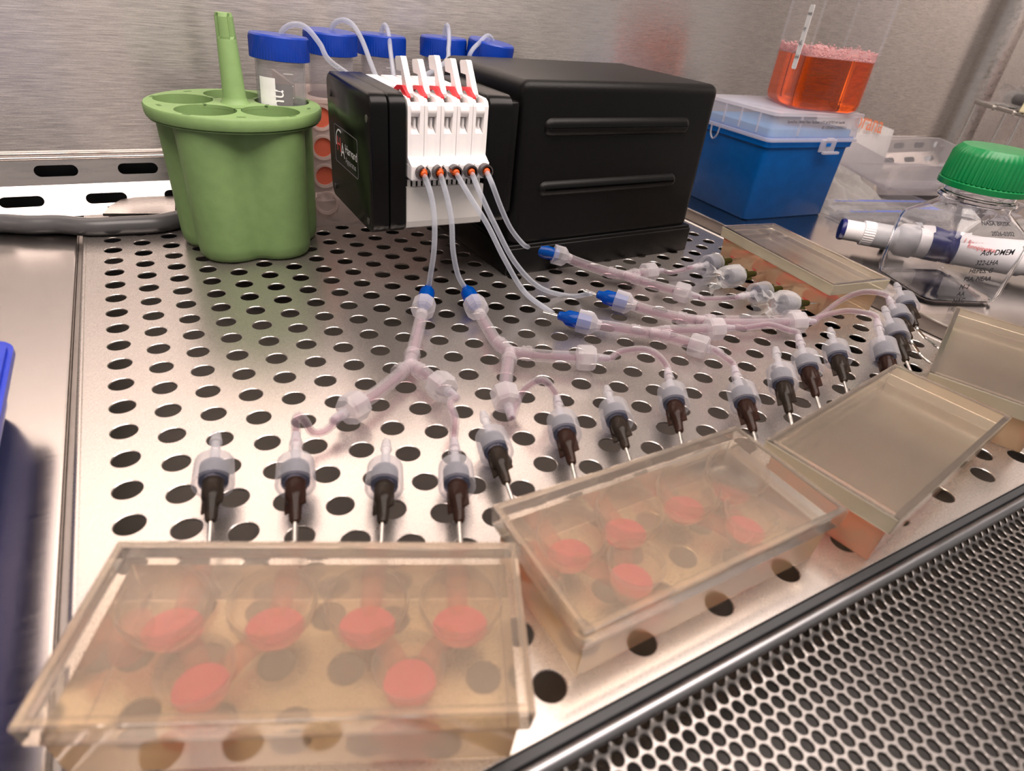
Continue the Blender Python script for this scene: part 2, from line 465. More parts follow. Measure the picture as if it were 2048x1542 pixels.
# black plenum behind the slots
struct(obj('wall_plenum', sheet([(-32, 19.6), (57.6, 19.6)], -5, 2.5), M_RUBBER))

# ------------------------------------------------------------------ perforated tray
def perf_cell(cx, cy, hw, hh, r, n, zt, th, bev):
    """one rectangular cell with a round hole, bevelled rim and a wall; top at zt"""
    cor = [math.atan2(sy * hh, sx * hw) for sx, sy in ((1, 1), (-1, 1), (-1, -1), (1, -1))]
    ang = [2 * PI * i / n for i in range(n)]
    out = []
    for a in ang:
        c, s = math.cos(a), math.sin(a)
        k = min(hw / abs(c) if abs(c) > 1e-6 else 1e9, hh / abs(s) if abs(s) > 1e-6 else 1e9)
        out.append([k * c, k * s])
    for ca, (sx, sy) in zip(cor, ((1, 1), (-1, 1), (-1, -1), (1, -1))):
        i = min(range(n), key=lambda q: abs((ang[q] - ca + PI) % (2 * PI) - PI))
        out[i] = [sx * hw, sy * hh]
    V = [Vector((cx + p[0], cy + p[1], zt)) for p in out]
    for rr, z in ((r + bev, zt), (r, zt - bev * 0.8), (r, zt - th)):
        V += [Vector((cx + rr * math.cos(a), cy + rr * math.sin(a), z)) for a in ang]
    Fc = []
    for k in range(3):
        for i in range(n):
            j = (i + 1) % n
            Fc.append((k * n + i, k * n + j, (k + 1) * n + j, (k + 1) * n + i))
    return V, Fc
HX = 0.89477
TX0, TX1, TY0, TY1 = -0.83, 24.35, -6.6, 17.9
gs = []
NC = 27
for i in range(NC):
    cx = i * HX
    ys = [j - (0.5 if i % 2 else 0.0) for j in range(-5, 18)]
    ys = [y for y in ys if -6.3 < y - 0.0 and y < 16.8]
    ys = [y for y in [(-6.0 if i % 2 == 0 else -5.5) + k for k in range(24)] if y < 16.8]
    for y in ys:
        gs.append(perf_cell(cx, y, HX / 2, 0.5, 0.268, 24, 0.0, 0.045, 0.014))
    a, b = cx - HX / 2, cx + HX / 2
    gs.append(([(a, TY0, 0), (b, TY0, 0), (b, ys[0] - .5, 0), (a, ys[0] - .5, 0)], [(0, 1, 2, 3)]))
    gs.append(([(a, ys[-1] + .5, 0), (b, ys[-1] + .5, 0), (b, TY1, 0), (a, TY1, 0)], [(0, 1, 2, 3)]))
a = -HX / 2; b = (NC - 0.5) * HX
gs.append(([(TX0, TY0, 0), (a, TY0, 0), (a, TY1, 0), (TX0, TY1, 0)], [(0, 1, 2, 3)]))
gs.append(([(b, TY0, 0), (TX1, TY0, 0), (TX1, TY1, 0), (b, TY1, 0)], [(0, 1, 2, 3)]))
tr = thing('perforated_tray', 'large stainless steel work tray with staggered rows of round holes', 'tray', (12, 5, -0.3))
MI = Matrix.Translation((-12, -5, 0.3))
obj('hole_sheet', tf(join(*gs), MI), M_TRAY, tr, smooth=30)
def edge_roll(p0, p1, inn, r=0.09):
    return sweep([p0, p1], r, 10, raw=True)
obj('folded_edge', tf(join(edge_roll((TX0, TY0, -0.07), (TX0, TY1, -0.07), 1), box(TX0 - 0.05, TX0 + 0.02, TY0, TY1, -0.9, -0.07)), MI), M_TRAY, tr, smooth=True)
obj('folded_edge', tf(join(edge_roll((TX1, TY0, -0.05), (TX1, TY1, -0.05), 1), box(TX1 - 0.03, TX1 + 0.04, TY0, TY1, -0.9, -0.05)), MI), M_TRAY, tr, smooth=True)
obj('front_edge', tf(box(TX0, TX1, TY0 - 0.03, TY0 + 0.03, -0.9, -0.002, 0.01), MI), M_TRAY, tr)

# solid pans on either side
lp = tag(obj('steel_pan', mv(box(-32, -1.07, TY0, TY1, -0.22, -0.01, 0.05), 10, 0, 0), M_PAN, loc=(-10, 0, 0)), 'plain flat steel pan beside the blue plastic tub', 'pan')
rp = tag(obj('steel_pan', mv(box(26.0, 58.8, TY0, TY1, -0.9, 0.0, 0.05), -40, 0, 0), M_PAN, loc=(40, 0, 0)), 'plain flat steel pan carrying the blue tip box and clear bottle', 'pan')
gap = tag(obj('gap_liner', join(box(TX1 + 0.1, 25.95, TY0, TY1, -1.0, -0.55), box(-1.06, TX0 - 0.07, TY0, TY1, -0.6, -0.2)), M_DARKSTEEL), 'dark steel strips in the gaps beside the perforated tray', 'strip')
struct(gap)

# ------------------------------------------------------------------ front grille
fg = thing('front_air_grille', 'fine perforated steel intake grille along the cabinet front', 'air grille', (12, -9, -0.6))
MI = Matrix.Translation((-12, 9, 0.6))
FX0, FX1 = -6, 30
obj('rubber_seal', tf(box(FX0, FX1, -6.80, -6.64, -0.5, -0.03, 0.02), MI), M_RUBBER, fg)
obj('rounded_lip', tf(sweep([(FX0, -6.92, -0.13), (FX1, -6.92, -0.13)], 0.12, 14, raw=True), MI), M_LIP, fg, smooth=True)
GP = 0.264
gs = []
row = 0
def grz(y):       # the sheet rolls down from the lip and then lies flat
    t = max(0.0, min(1.0, (-7.0 - y) / 0.35)); return -0.22 - 0.12 * math.sin(t * PI / 2)
y = -7.0
while y > -12.2:
    off = GP / 2 if row % 2 else 0.0
    nx = int((24 - 0) / GP)
    for i in range(nx):
        gs.append(perf_cell(1.2 + off + i * GP, y, GP / 2, 0.1143, 0.106, 12, 0.0, 0.07, 0.012))
    y -= 0.2286; row += 1
gg = join(*gs)
V = [Vector((v.x, v.y, v.z + grz(v.y))) for v in gg[0]]
sh = obj('perforated_sheet', tf((V, gg[1]), MI), M_PERF, fg, smooth=30)
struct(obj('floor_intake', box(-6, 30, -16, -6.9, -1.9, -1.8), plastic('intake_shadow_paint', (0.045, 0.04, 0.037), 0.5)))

# ================================================================== GREEN ROTOR INSERT
RC = (4.53, 13.72)
rk = thing('tube_insert', 'sage green round centrifuge tube insert with a tall centre handle', 'tube insert', (*RC, 0))
TA = [math.radians(14 + 72 * k) for k in range(5)]
holes = [circ(1.62 * math.cos(a), 1.62 * math.sin(a), 0.90, 36) for a in TA]
ZT = 4.78
top = plate(circ(0, 0, 2.70, 72), holes, ZT - 0.10, ZT)
rim = lathe([(2.60, ZT - 0.40), (2.70, ZT - 0.36), (2.72, ZT - 0.3), (2.74, ZT - 0.06), (2.70, ZT)], 72, cap=False)
under = plate(circ(0, 0, 2.64, 72), holes, ZT - 0.44, ZT - 0.40)
obj('top_plate', join(top, rim, under), M_GREEN, rk, smooth=40)
bores = []
for a in TA:
    c = (1.62 * math.cos(a), 1.62 * math.sin(a))
    k_ = 1.38 / 1.62
    bores.append(rprism([(circ(c[0] * k_, c[1] * k_, 0.80, 36), 0.12), (circ(c[0], c[1], 0.90, 36), ZT)]))
    bores[-1] = (bores[-1][0], flip(bores[-1])[1][:-1])
obj('tube_bore', join(*bores), M_GREEN, rk, smooth=40)
def lobes(s, d=1.42, rad=1.12, n=120):
    P = []
    for i in range(n):
        th = 2 * PI * i / n
        f = min(abs((th - a + PI) % (2 * PI) - PI) for a in TA)
        q = rad * rad - (d * math.sin(f)) ** 2
        r = d * math.cos(f) + math.sqrt(max(q, 0.02))
        r = min(r, 2.56)
        P.append((s * r * math.cos(th), s * r * math.sin(th)))
    return P
def relax(P, k=3):
    for _ in range(k):
        P = [((P[i - 1][0] + 2 * P[i][0] + P[(i + 1) % len(P)][0]) / 4, (P[i - 1][1] + 2 * P[i][1] + P[(i + 1) % len(P)][1]) / 4) for i in range(len(P))]
    return P
body = rprism([(relax(lobes(s), 5), z) for s, z in ((0.85, 0.0), (0.91, 0.05), (0.95, 0.2), (0.963, 0.5), (0.985, 2.4), (1.015, ZT - 0.42))])
body = (body[0], body[1][:-1])
obj('lobed_body', body, M_GREEN, rk, smooth=45)
hd = lathe([(0.46, ZT), (0.40, ZT + 0.08), (0.36, ZT + 0.2), (0.30, 6.6), (0.285, 6.66)], 24)
obj('handle', hd, M_GREEN, rk, smooth=40)
grip = rprism([([(rr * math.cos(2 * PI * i / 32) * (0.80 if (i // 2) % 4 == 1 and 0 < k < 3 else 1), rr * math.sin(2 * PI * i / 32) * (0.80 if (i // 2) % 4 == 1 and 0 < k < 3 else 1)) for i in range(32)], z)
               for k, (rr, z) in enumerate(((0.285, 6.64), (0.29, 6.72), (0.27, 7.26), (0.235, 7.36)))])
obj('fluted_grip', grip, M_GREEN, rk)
marks = []
for a in TA:
    for da, rr in ((0.62, 2.35), (0.0, 2.57), (0.62, 1.0)):
        marks.append(tf(box(-0.13, 0.13, -0.05, 0.05, ZT - 0.01, ZT + 0.006), Matrix.Translation((rr * math.cos(a + da), rr * math.sin(a + da), 0)) @ Matrix.Rotation(a + da + PI / 2, 4, 'Z')))
obj('moulded_mark', join(*marks), plastic('recess_shade_green', (0.09, 0.16, 0.05), 0.7), rk)  # darker green paints the shade of moulded recesses onto flat marks

# ================================================================== 50 ml TUBES
def falcon(cx, cy, top, tilt, label, grp, text=None):
    """tube with screw cap, cap top centre at (cx,cy,top); tilt = (rx, ry)"""
    Hh = 6.62
    R = Matrix.Rotation(tilt[0], 4, 'X') @ Matrix.Rotation(tilt[1], 4, 'Y')
    p = Vector((cx, cy, top)) - (R @ Vector((0, 0, Hh)))
    t = thing('centrifuge_tube', label, 'tube', M=Matrix.Translation(p) @ R, group=grp)
    obj('tube_wall', join(lathe([(0.10, 0.05), (0.16, 0.06), (0.76, 0.9), (0.80, 1.0), (0.80, 6.0)], 32, cap=False),
                          flip(lathe([(0.05, 0.12), (0.72, 0.95), (0.745, 1.05), (0.745, 6.0)], 32, cap=False)),
                          lathe([(0.62, 0.0), (0.66, 0.0), (0.80, 0.95), (0.79, 0.97)], 32, cap=False)), M_CLEAR, t, smooth=40)
    c = obj('screw_cap', lathe([(0.90, 5.86), (0.965, 5.88, 1), (0.965, 6.45, 1), (0.945, 6.55), (0.90, 6.60), (0.2, 6.62)], 120, rib=-0.022), M_BLUECAP, t, smooth=30)
    gr = []
    for k in range(12):
        gr.append(box(-0.12 if k % 2 else -0.2, 0.12, -0.004, 0.004, 5.5 - k * 0.36, 5.53 - k * 0.36))
    g = join(*gr); V = [Matrix.Rotation(v.x / 0.81, 3, 'Z') @ Vector((0, -0.815, v.z)) for v in g[0]]
    obj('graduation', tf((V, g[1]), Matrix.Rotation(0.15, 4, 'Z')), M_PRINTWHITE, t)
    if text:
        tg = text_geo(text, 0.62)
        # text runs down the tube wall on a dark printed patch
        A = Matrix.Rotation(-0.1, 4, 'Z')
        V = []
        for v in tg[0]:
            a_ = (v.y - 0.3) / 0.82; V.append(A @ (Matrix.Rotation(a_, 3, 'Z') @ Vector((0, -0.83, 5.05 - v.x))))
        obj('print', (V, tg[1]), M_PRINTWHITE, t)
        lab = []
        for k in range(9):
            for z in (4.2, 5.35):
                a_ = -1.15 + k * 0.09; lab.append(Matrix.Rotation(a_, 3, 'Z') @ Vector((0, -0.822, z)))
        obj('write_on_patch', (lab, [(2 * k, 2 * k + 2, 2 * k + 3, 2 * k + 1) for k in range(8)]), M_PRINTWHITE, t)
        lab = []
        for k in range(7):
            for z in (3.6, 5.2):
                a_ = -0.42 + k * 0.11; lab.append(Matrix.Rotation(a_, 3, 'Z') @ Vector((0, -0.822, z)))
        obj('printed_patch', (lab, [(2 * k, 2 * k + 2, 2 * k + 3, 2 * k + 1) for k in range(6)]), M_INKGREY, t)
    return t
GT = 'blue capped tubes feeding the pump'
r_ = math.radians
c1 = (RC[0] + 1.62 * math.cos(TA[0]), RC[1] + 1.62 * math.sin(TA[0]))
tubes = []
falcon(6.21, 14.14, 6.84, (r_(-0.7), r_(2.8)), 'blue capped clear tube standing in the green tube insert', GT, 'nu')
falcon(8.34, 15.75, 6.92, (r_(2), r_(1)), 'blue capped tube just behind the pump head, next to the one in the green insert', GT)
falcon(10.62, 16.75, 6.84, (r_(0), r_(1)), 'blue capped tube behind the white pump levers, third along the row', GT)
falcon(13.25, 16.7, 6.90, (r_(0), r_(0)), 'blue capped tube behind the black motor box with its thin tube hanging straight', GT)
falcon(15.0, 15.75, 6.92, (r_(5), r_(5)), 'blue capped tube leaning behind the black motor box, end of the row', GT)

# translucent tube rack behind the pump head
def tube_rack():
    t = thing('tube_rack', 'translucent plastic tube rack with round side holes behind the pump head', 'rack', (11.6, 16.2, 0))
    X0, X1, Y0, Y1 = 6.95, 16.3, 14.75, 18.25
    MI = Matrix.Translation((-11.6, -16.2, 0))
    fr = plate([(X0, 0.0), (X1, 0.0), (X1, 4.75), (X0, 4.75)], [circ(X0 + 0.62 + 1.25 * i, 0.95 + 1.06 * k, 0.36, 24) for i in range(7) for k in range(4)], -0.07, 0.0)
    M = frame((0, Y0, 0), (1, 0, 0), (0, 0, 1))
    obj('front_panel', tf(tf(fr, M), MI), M_RACK, t)
    obj('back_panel', tf(box(X0, X1, Y1 - 0.08, Y1, 0, 4.75), MI), M_RACK, t)
    obj('side_panel', tf(box(X0 - 0.0, X0 + 0.07, Y0 + .02, Y1 - .1, 0, 4.75), MI), M_RACK, t)
    hs = [circ(x, y, 0.90, 28) for x, y in ((8.30, 15.83), (10.58, 16.75), (13.25, 16.7), (14.72, 15.95))]
    obj('deck', tf(plate([(X0 - .3, Y0 - .05), (X1, Y0 - .05), (X1, Y1), (X0 - .3, Y1)], hs, 4.62, 4.75), MI), M_RACK, t)
    obj('deck_rim', tf(box(X0 - 0.35, X0 - 0.25, Y0 - .05, Y1, 4.62, 5.25), MI), M_RACK, t)
    for k in range(4):
        d = tf(lathe([(0.36, 0), (0.36, 0.05)], 24), frame((X0 + 0.62, Y0 + 0.10, 0.95 + 1.06 * k), (1, 0, 0), (0, 0, 1)))
        obj('end_disc', tf(d, MI), M_RACKRED if k else M_RACK, t)
    rings = []
    for k in range(4):
        rings.append(tf(lathe([(0.36, -0.04), (0.46, -0.04), (0.46, 0.06), (0.36, 0.06)], 24, cap=False), frame((X0 + 0.62, Y0, 0.95 + 1.06 * k), (1, 0, 0), (0, 0, 1))))
    obj('hole_ring', tf(join(*rings), MI), M_RACK, t, smooth=True)
tube_rack()

# ================================================================== PERISTALTIC PUMP
pump = thing('peristaltic_pump', 'black peristaltic pump with white multichannel head and motor box', 'pump', (12.2, 8.12, 0))
MI = Matrix.Translation((-12.2, -8.12, 0))
BR = Matrix.Translation((12.2, 8.12, 0)) @ Matrix.Rotation(r_(2.0), 4, 'Z')
def bp(g): return tf(tf(g, BR), MI)
obj('motor_box', bp(box(0.12, 8.95, 0.10, 6.1, 0.95, 6.50, 0.34, 5)), M_BLACKPL, pump, smooth=50)
obj('plinth', bp(join(box(0.0, 9.12, 0.0, 6.3, 0.0, 1.0, 0.05, 2), box(0.06, 9.05, 0.04, 6.2, 0.9, 1.12, 0.04, 2))), M_BLACKPL, pump, smooth=50)
for z0, z1, x0, x1 in ((4.80, 5.38, 1.05, 7.65), (2.80, 3.32, 1.1, 7.6)):
    V, Fc = rprism([(rrect(x0 + k, x1 - k, z0 + k, z1 - k, 0.26 - k * 0.8, 6), d) for k, d in ((0, 0.0), (0.03, 0.06), (0.10, 0.13), (0.2, 0.16))])
    g = tf((V, Fc), frame((0, 0.10, 0), (1, 0, 0), (0, 0, 1)))
    obj('raised_rib', bp(g), M_BLACKPL, pump, smooth=60)
HB = 0.0
def hp(g): return tf(g, MI)
def shell(x0, x1, r=0.42, top=6.05, bot=2.0, y0=7.95, y1=12.5):
    L = []
    prof = rrect(y0, y1, bot, top, r, 6)
    ins = rrect(y0 + .07, y1 - .07, bot + .07, top - .07, r - .05, 6)
    g = rprism([(ins, x0), (prof, x0 + 0.07), (prof, x1 - 0.03), (ins, x1)])
    M = Matrix(((0, 0, 1, 0), (1, 0, 0, 0), (0, 1, 0, 0), (0, 0, 0, 1)))
    return tf(g, M)
obj('head_cover', hp(shell(7.25, 7.80)), M_BLACKGL, pump, smooth=50)
obj('head_shell', hp(shell(7.80, 8.34)), M_BLACKGL, pump, smooth=50)
obj('head_shell', hp(shell(11.02, 11.85)), M_BLACKGL, pump, smooth=50)
obj('mounting_flange', hp(box(11.85, 12.28, 8.3, 12.2, 2.3, 5.85, 0.08)), M_BLACKPL, pump, smooth=50)
obj('drum_housing', hp(box(8.34, 11.02, 8.40, 12.2, 2.3, 5.7, 0.1)), M_DARKGREY, pump)
# lower white apron under the cassettes
ap = [(8.02, 2.35), (8.06, 2.15), (8.25, 2.06), (12.0, 2.02), (12.0, 2.3), (8.45, 2.35), (8.40, 3.42), (8.02, 3.42)]
obj('apron', hp(prism(ap, 'x', 8.36, 11.0)), M_OFFWHITE, pump)
slots = [box(8.42 + 0.17 * k, 8.52 + 0.17 * k, 8.10, 8.14, 3.42, 3.64) for k in range(15)]
obj('vent_slot', hp(join(box(8.36, 11.0, 8.14, 8.4, 3.42, 3.70))), M_BLACKGL, pump)
obj('comb_strip', hp(join(*slots)), M_OFFWHITE, pump)
CW = 0.523
for k in range(5):
    x0 = 8.38 + k * CW; x1 = x0 + CW - 0.015; xm = (x0 + x1) / 2
    side = [(7.98, 4.18), (7.98, 5.75), (8.05, 5.88), (8.2, 5.95), (8.9, 5.97), (12.0, 5.93), (12.0, 5.75), (8.7, 5.7), (8.4, 5.55), (8.36, 4.18)]
    g = join(prism(side, 'x', x0, x0 + 0.10), prism(side, 'x', x1 - 0.13, x1),
             box(x0 + 0.10, x1 - 0.13, 7.98, 8.36, 4.18, 4.98),
             prism([(7.98, 4.98), (8.36, 4.98), (8.36, 5.22), (8.30, 5.22)], 'x', x0 + 0.12, x1 - 0.16),
             box(x0 + 0.10, x1 - 0.13, 8.28, 8.36, 4.98, 5.7),
             box(x0 + 0.24, x0 + 0.30, 8.12, 8.28, 5.0, 5.4),
             box(x0 + 0.06, x1 - 0.06, 9.7, 12.0, 5.92, 6.0),
             box(x0, x1, 7.66, 8.36, 3.70, 4.17, 0.05, 2),
             prism([(7.68, 4.15), (7.98, 4.15), (7.98, 4.34)], 'x', x0, x1))
    cs = obj('cassette', hp(g), M_WHITE, pump)
    obj('roller_bar', hp(tf(lathe([(0.2, x0 + 0.10), (0.2, x1 - 0.13)], 20), Matrix(((0, 0, 1, 0), (0, 1, 0, 8.16), (-1, 0, 0, 5.62), (0, 0, 0, 1))))), M_WHITE, cs, smooth=True)
    dy = -0.06 * k * 0; dz = (0.0, -0.06, 0.06, 0.0, -0.02)[k]
    lev = [(9.45, 6.78 + dz), (9.40, 6.85 + dz), (9.02, 6.90 + dz), (8.96, 6.87 + dz), (8.37, 6.02), (8.42, 5.90), (8.75, 5.92), (8.82, 6.05), (8.97, 6.50 + dz), (9.34, 6.50 + dz)]
    obj('lever', hp(prism(lev, 'x', x0 + 0.16, x0 + 0.33)), M_WHITE, cs)
    rd = [(9.30, 6.00), (9.02, 6.14), (8.60, 6.19), (8.14, 5.97), (8.16, 5.90), (8.42, 5.92), (8.74, 6.06), (9.00, 6.03), (9.28, 5.92)]
    obj('red_clip', hp(prism(rd, 'x', x0 + 0.05, x0 + 0.15)), M_RED, cs)
    px = at_port = Vector((x0 + 0.34, 7.62, 3.97))
    # black split ring and orange stopper
    ring = lathe([(0.15, 0), (0.205, 0), (0.215, 0.12), (0.205, 0.36), (0.16, 0.36)], 20, cap=False)
    keep = [f for i, f in enumerate(ring[1]) if (i % 20) not in ((3, 4), (3, 4), (8, 9), (15, 16), (12, 13), (5, 6))[k]]
    Mp = align_z(Vector((px.x, 7.74, 3.96)), Vector((-0.12, -1, 0.05)))
    obj('port_ring', hp(tf((ring[0], keep), Mp)), M_DARKGREY, cs, smooth=True)
    obj('stopper', hp(tf(lathe([(0.14, 0.05), (0.15, 0.22), (0.10, 0.36), (0.07, 0.40)], 10), Mp)), M_ORANGE, cs)
# badge on the head cover
def on_head(g): return hp(tf(g, frame((7.243, 11.75, 4.05), (0, -1, 0), (0, 0, 1)) @ Matrix.Scale(0.92, 4)))
bd = rrect(0.0, 2.75, -0.75, 0.55, 0.12, 4)
bd_in = [(1.375 + (p[0] - 1.375) * 0.985, -0.1 + (p[1] + 0.1) * 0.97) for p in bd]
obj('badge_outline', on_head(plate(bd, [bd_in], -0.002, 0.006)), M_INKGREY, pump)
def arc(cx, cy, r0, r1, a0, a1, n=20):
    P = [(cx + r1 * math.cos(r_(a0 + (a1 - a0) * k / n)), cy + r1 * math.sin(r_(a0 + (a1 - a0) * k / n))) for k in range(n + 1)]
    P += [(cx + r0 * math.cos(r_(a1 - (a1 - a0) * k / n)), cy + r0 * math.sin(r_(a1 - (a1 - a0) * k / n))) for k in range(n + 1)]
    return P
obj('logo_arc', on_head(prism(arc(0.62, 0.0, 0.40, 0.45, 60, 200), 'z', 0.0, 0.008)), M_PRINTWHITE, pump)
obj('logo_letter', on_head(mv(text_geo('H', 0.72), 0.32, -0.3, 0.004)), M_REDINK, pump)
obj('logo_letter', on_head(mv(text_geo('A', 0.72), 0.78, -0.42, 0.004)), M_PRINTWHITE, pump)
obj('logo_name', on_head(mv(text_geo('Harvard', 0.42), 1.30, -0.18, 0.004)), M_PRINTWHITE, pump)
obj('logo_name', on_head(mv(text_geo('Apparatus', 0.30), 1.30, -0.52, 0.004)), M_PIPGREY, pump)
for yy, zz in ((8.25, 5.35), (12.1, 5.4), (8.35, 2.35), (12.1, 2.4)):
    obj('cover_screw', hp(tf(lathe([(0.11, 0), (0.11, 0.02), (0.05, 0.02)], 12), frame((7.25, yy, zz), (0, 0, 1), (0, 1, 0)))), M_DARKGREY, pump)

# ================================================================== TUBING FROM CAPS TO PUMP (clear thin lines)
def line_thing(name, label, cat, pts, r, mat, group=None, n=10, core=None):
    base = Vector(pts[0]); base.z = min(Vector(p).z for p in pts)
    g = sweep(pts, r, n)
    o = obj(name, mv(g, -base.x, -base.y, -base.z), mat, smooth=True, loc=base)
    return tag(o, label, cat, group)
GC = 'clear feed tubes from the blue caps'
def feed(pix, ys, end, label):
    pts = [aty(x, y, yy) for (x, y), yy in zip(pix, ys)] + [Vector(e) for e in end]
    return line_thing('feed_tube', label, 'tubing', pts, 0.085, M_TUBING, GC)
feed([(556, 84), (566, 60), (586, 49), (612, 55), (640, 88), (660, 122)], (14.05, 14.0, 13.9, 13.7, 13.3, 13.0), [(8.55, 12.75, 5.6), (8.6, 12.2, 5.4)], 'thin clear tube arching from the blue cap in the green insert')
feed([(659, 72), (668, 48), (686, 40), (706, 50), (724, 80), (740, 122)], (15.75, 15.6, 15.4, 15.0, 14.4, 13.6), [(9.15, 12.75, 5.6), (9.15, 12.2, 5.4)], 'thin clear tube arching from the blue cap just behind the pump head')
feed([(762, 80), (764, 60), (770, 50), (777, 66), (782, 110)], (16.75, 16.7, 16.5, 16.2, 15.0), [(9.75, 12.8, 5.6), (9.7, 12.2, 5.4)], 'short clear tube looping over the third blue cap')
feed([(889, 84), (890, 60), (895, 51), (898, 66), (897, 96), (889, 126)], (16.6, 16.5, 16.3, 16.0, 15.0, 13.8), [(10.3, 12.8, 5.6), (10.25, 12.2, 5.4)], 'short clear tube hanging in front of the blue cap behind the motor box')
feed([(985, 85), (982, 75), (973, 72), (960, 84), (940, 108)], (15.75, 15.7, 15.6, 15.3, 14.6), [(13.3, 14.85, 5.5), (11.7, 14.75, 5.2), (11.3, 13.3, 5.2), (10.75, 12.3, 5.2)], 'clear tube bending left from the leaning blue cap')

# ================================================================== RESIN BLOCKS
def block(name_label, c, ang, L=6.05, W=2.82, seed=0, wells=True, stains=()):
    M = Matrix.Translation((c[0], c[1], 0)) @ Matrix.Rotation(r_(ang), 4, 'Z')
    t = thing('resin_block', name_label, 'block', M=M, group='clear resin flow blocks with pink wells')
    H, Fz = 1.35, 0.93
    hl, hw = L / 2, W / 2
    obj('block_body', frustum(hl - 0.20, hw - 0.16, hl - 0.16, hw - 0.12, 0.004, Fz - 0.004, 0.02, 2), M_RESIN, t)
    bo = t.children[0]; bo.data.materials.append(M_SIDE)
    for p in bo.data.polygons:
        if abs(p.normal.z) < 0.5: p.material_index = 1
    FM = M_FLANGE if wells else M_FLANGEHAZE
    obj('flange', frustum(hl - 0.03, hw - 0.03, hl, hw, Fz, H, 0.03, 2), FM, t)
    fo_ = t.children[1]; fo_.data.materials.append(M_FLSIDE)
    for p in fo_.data.polygons:
        if abs(p.normal.z) < 0.5 and not wells: p.material_index = 1
    rimo = [(-hl + .02, -hw + .02), (hl - .02, -hw + .02), (hl - .02, hw - .02), (-hl + .02, hw - .02)]
    k = 0.13
    rimi = [(-hl + k, -hw + k), (hl - k, -hw + k), (hl - k, hw - k), (-hl + k, hw - k)]
    obj('rim_bead', plate(rimo, [rimi], H + 0.001, H + 0.03), M_FLANGE, t)
    rnd = random.Random(seed)
    for i, x in enumerate((-2.0, -0.62, 0.74, 2.1)):
        cx, cy = x + rnd.uniform(-.06, .06), 0.45
        if wells:
            obj('well_bowl', mv(lathe([(0.26, 0.30), (0.40, 0.5), (0.56, 0.8), (0.62, 1.05), (0.60, 1.22)], 28, cap=False), cx, cy), M_WELL, t, smooth=True)
        k_ = 1.15 if wells else rnd.choice((0.5, 0.9, 1.5))
        obj('well_fluid', mv(tf(lathe([(0.24, 0.30), (0.34, 0.46), (0.37, 0.52)], 24), Matrix.Scale(k_, 4, (1, 0, 0))), cx + rnd.uniform(-.03, .03), cy - .05), M_WELLPINK, t, smooth=40)
    for s_, x in ((-1, -1.32), (1, 1.42)):
        cx = x
        if wells:
            obj('outlet_bowl', mv(lathe([(0.22, 0.22), (0.34, 0.5), (0.40, 0.8), (0.50, 1.15)], 28, cap=False), cx, -0.55), M_WELL, t, smooth=True)
        obj('outlet_fluid', mv(lathe([(0.22, 0.22), (0.33, 0.48), (0.36, 0.62)], 24), cx, -0.55), M_WELLPINK, t, smooth=40)
        obj('channel', sweep([(cx - 0.55, 0.35, 0.42), (cx - 0.25, -0.05, 0.42), (cx, -0.5, 0.42), (cx + 0.3, 0.0, 0.42), (cx + 0.6, 0.35, 0.42)], 0.17, 10), M_WELLSOFT, t, smooth=True)
    for i, x in enumerate((-2.0, -0.62, 0.74, 2.1)):
        obj('inlet_stain', sweep([(x, hw - 0.165, 0.5), (x, hw - 0.3, 0.48), (x, 0.6, 0.42)], lambda q: 0.20 - 0.05 * q, 12), M_WELLSOFT if wells else M_STAIN, t, smooth=True)
    for (ex, ey, ez, ax_, ay_, az_) in stains:
        bm = bmesh.new(); bmesh.ops.create_icosphere(bm, subdivisions=3, radius=1.0)
        g = from_bm(bm); obj('pink_stain', ([Vector((ex + v.x * ax_, ey + v.y * ay_, ez + v.z * az_)) for v in g[0]], g[1]), M_WELLSOFT if wells else M_STAIN, t, smooth=True)
    return t
block('large clear resin block nearest the camera, pink wells inside, beside the blue tub', (2.25, -4.35), -24.1, seed=1, stains=((-2.55, 0.3, 0.5, 0.28, 0.45, 0.3), (-1.2, -1.05, 0.5, 0.5, 0.2, 0.25), (1.4, -1.05, 0.5, 0.5, 0.2, 0.25)))
block('clear resin block with pink wells whose corner points at the front grille seal', (8.62, -4.77), 0.6, seed=2, stains=((-2.5, 0.5, 0.5, 0.33, 0.45, 0.36), (-1.3, -1.05, 0.5, 0.45, 0.2, 0.28), (1.3, -1.05, 0.5, 0.3, 0.2, 0.22)))
block('hazy resin block with a pink stained end, between two other front blocks', (15.2, -4.82), 9.3, L=6.3, seed=3, wells=False, stains=((-2.55, -0.2, 0.5, 0.4, 0.75, 0.36), (-2.1, -1.0, 0.42, 0.45, 0.25, 0.3), (-0.2, -1.1, 0.5, 0.6, 0.16, 0.2)))
block('cloudy resin block cut off by the picture edge, below the clear bottle', (21.97, -3.68), 22.8, seed=4, wells=False)
block('peach resin block by the blue tip box with two film wrapped fittings', (23.08, 4.27), 83.4, seed=5, wells=False)

# ================================================================== NEEDLE FITTINGS
def proto(name, g, mat, smooth=True):
    o = obj(name, g, mat, smooth=smooth); return o
BARB, COLL, HUB, NEED = 0.92, 0.62, 0.96, 0.27
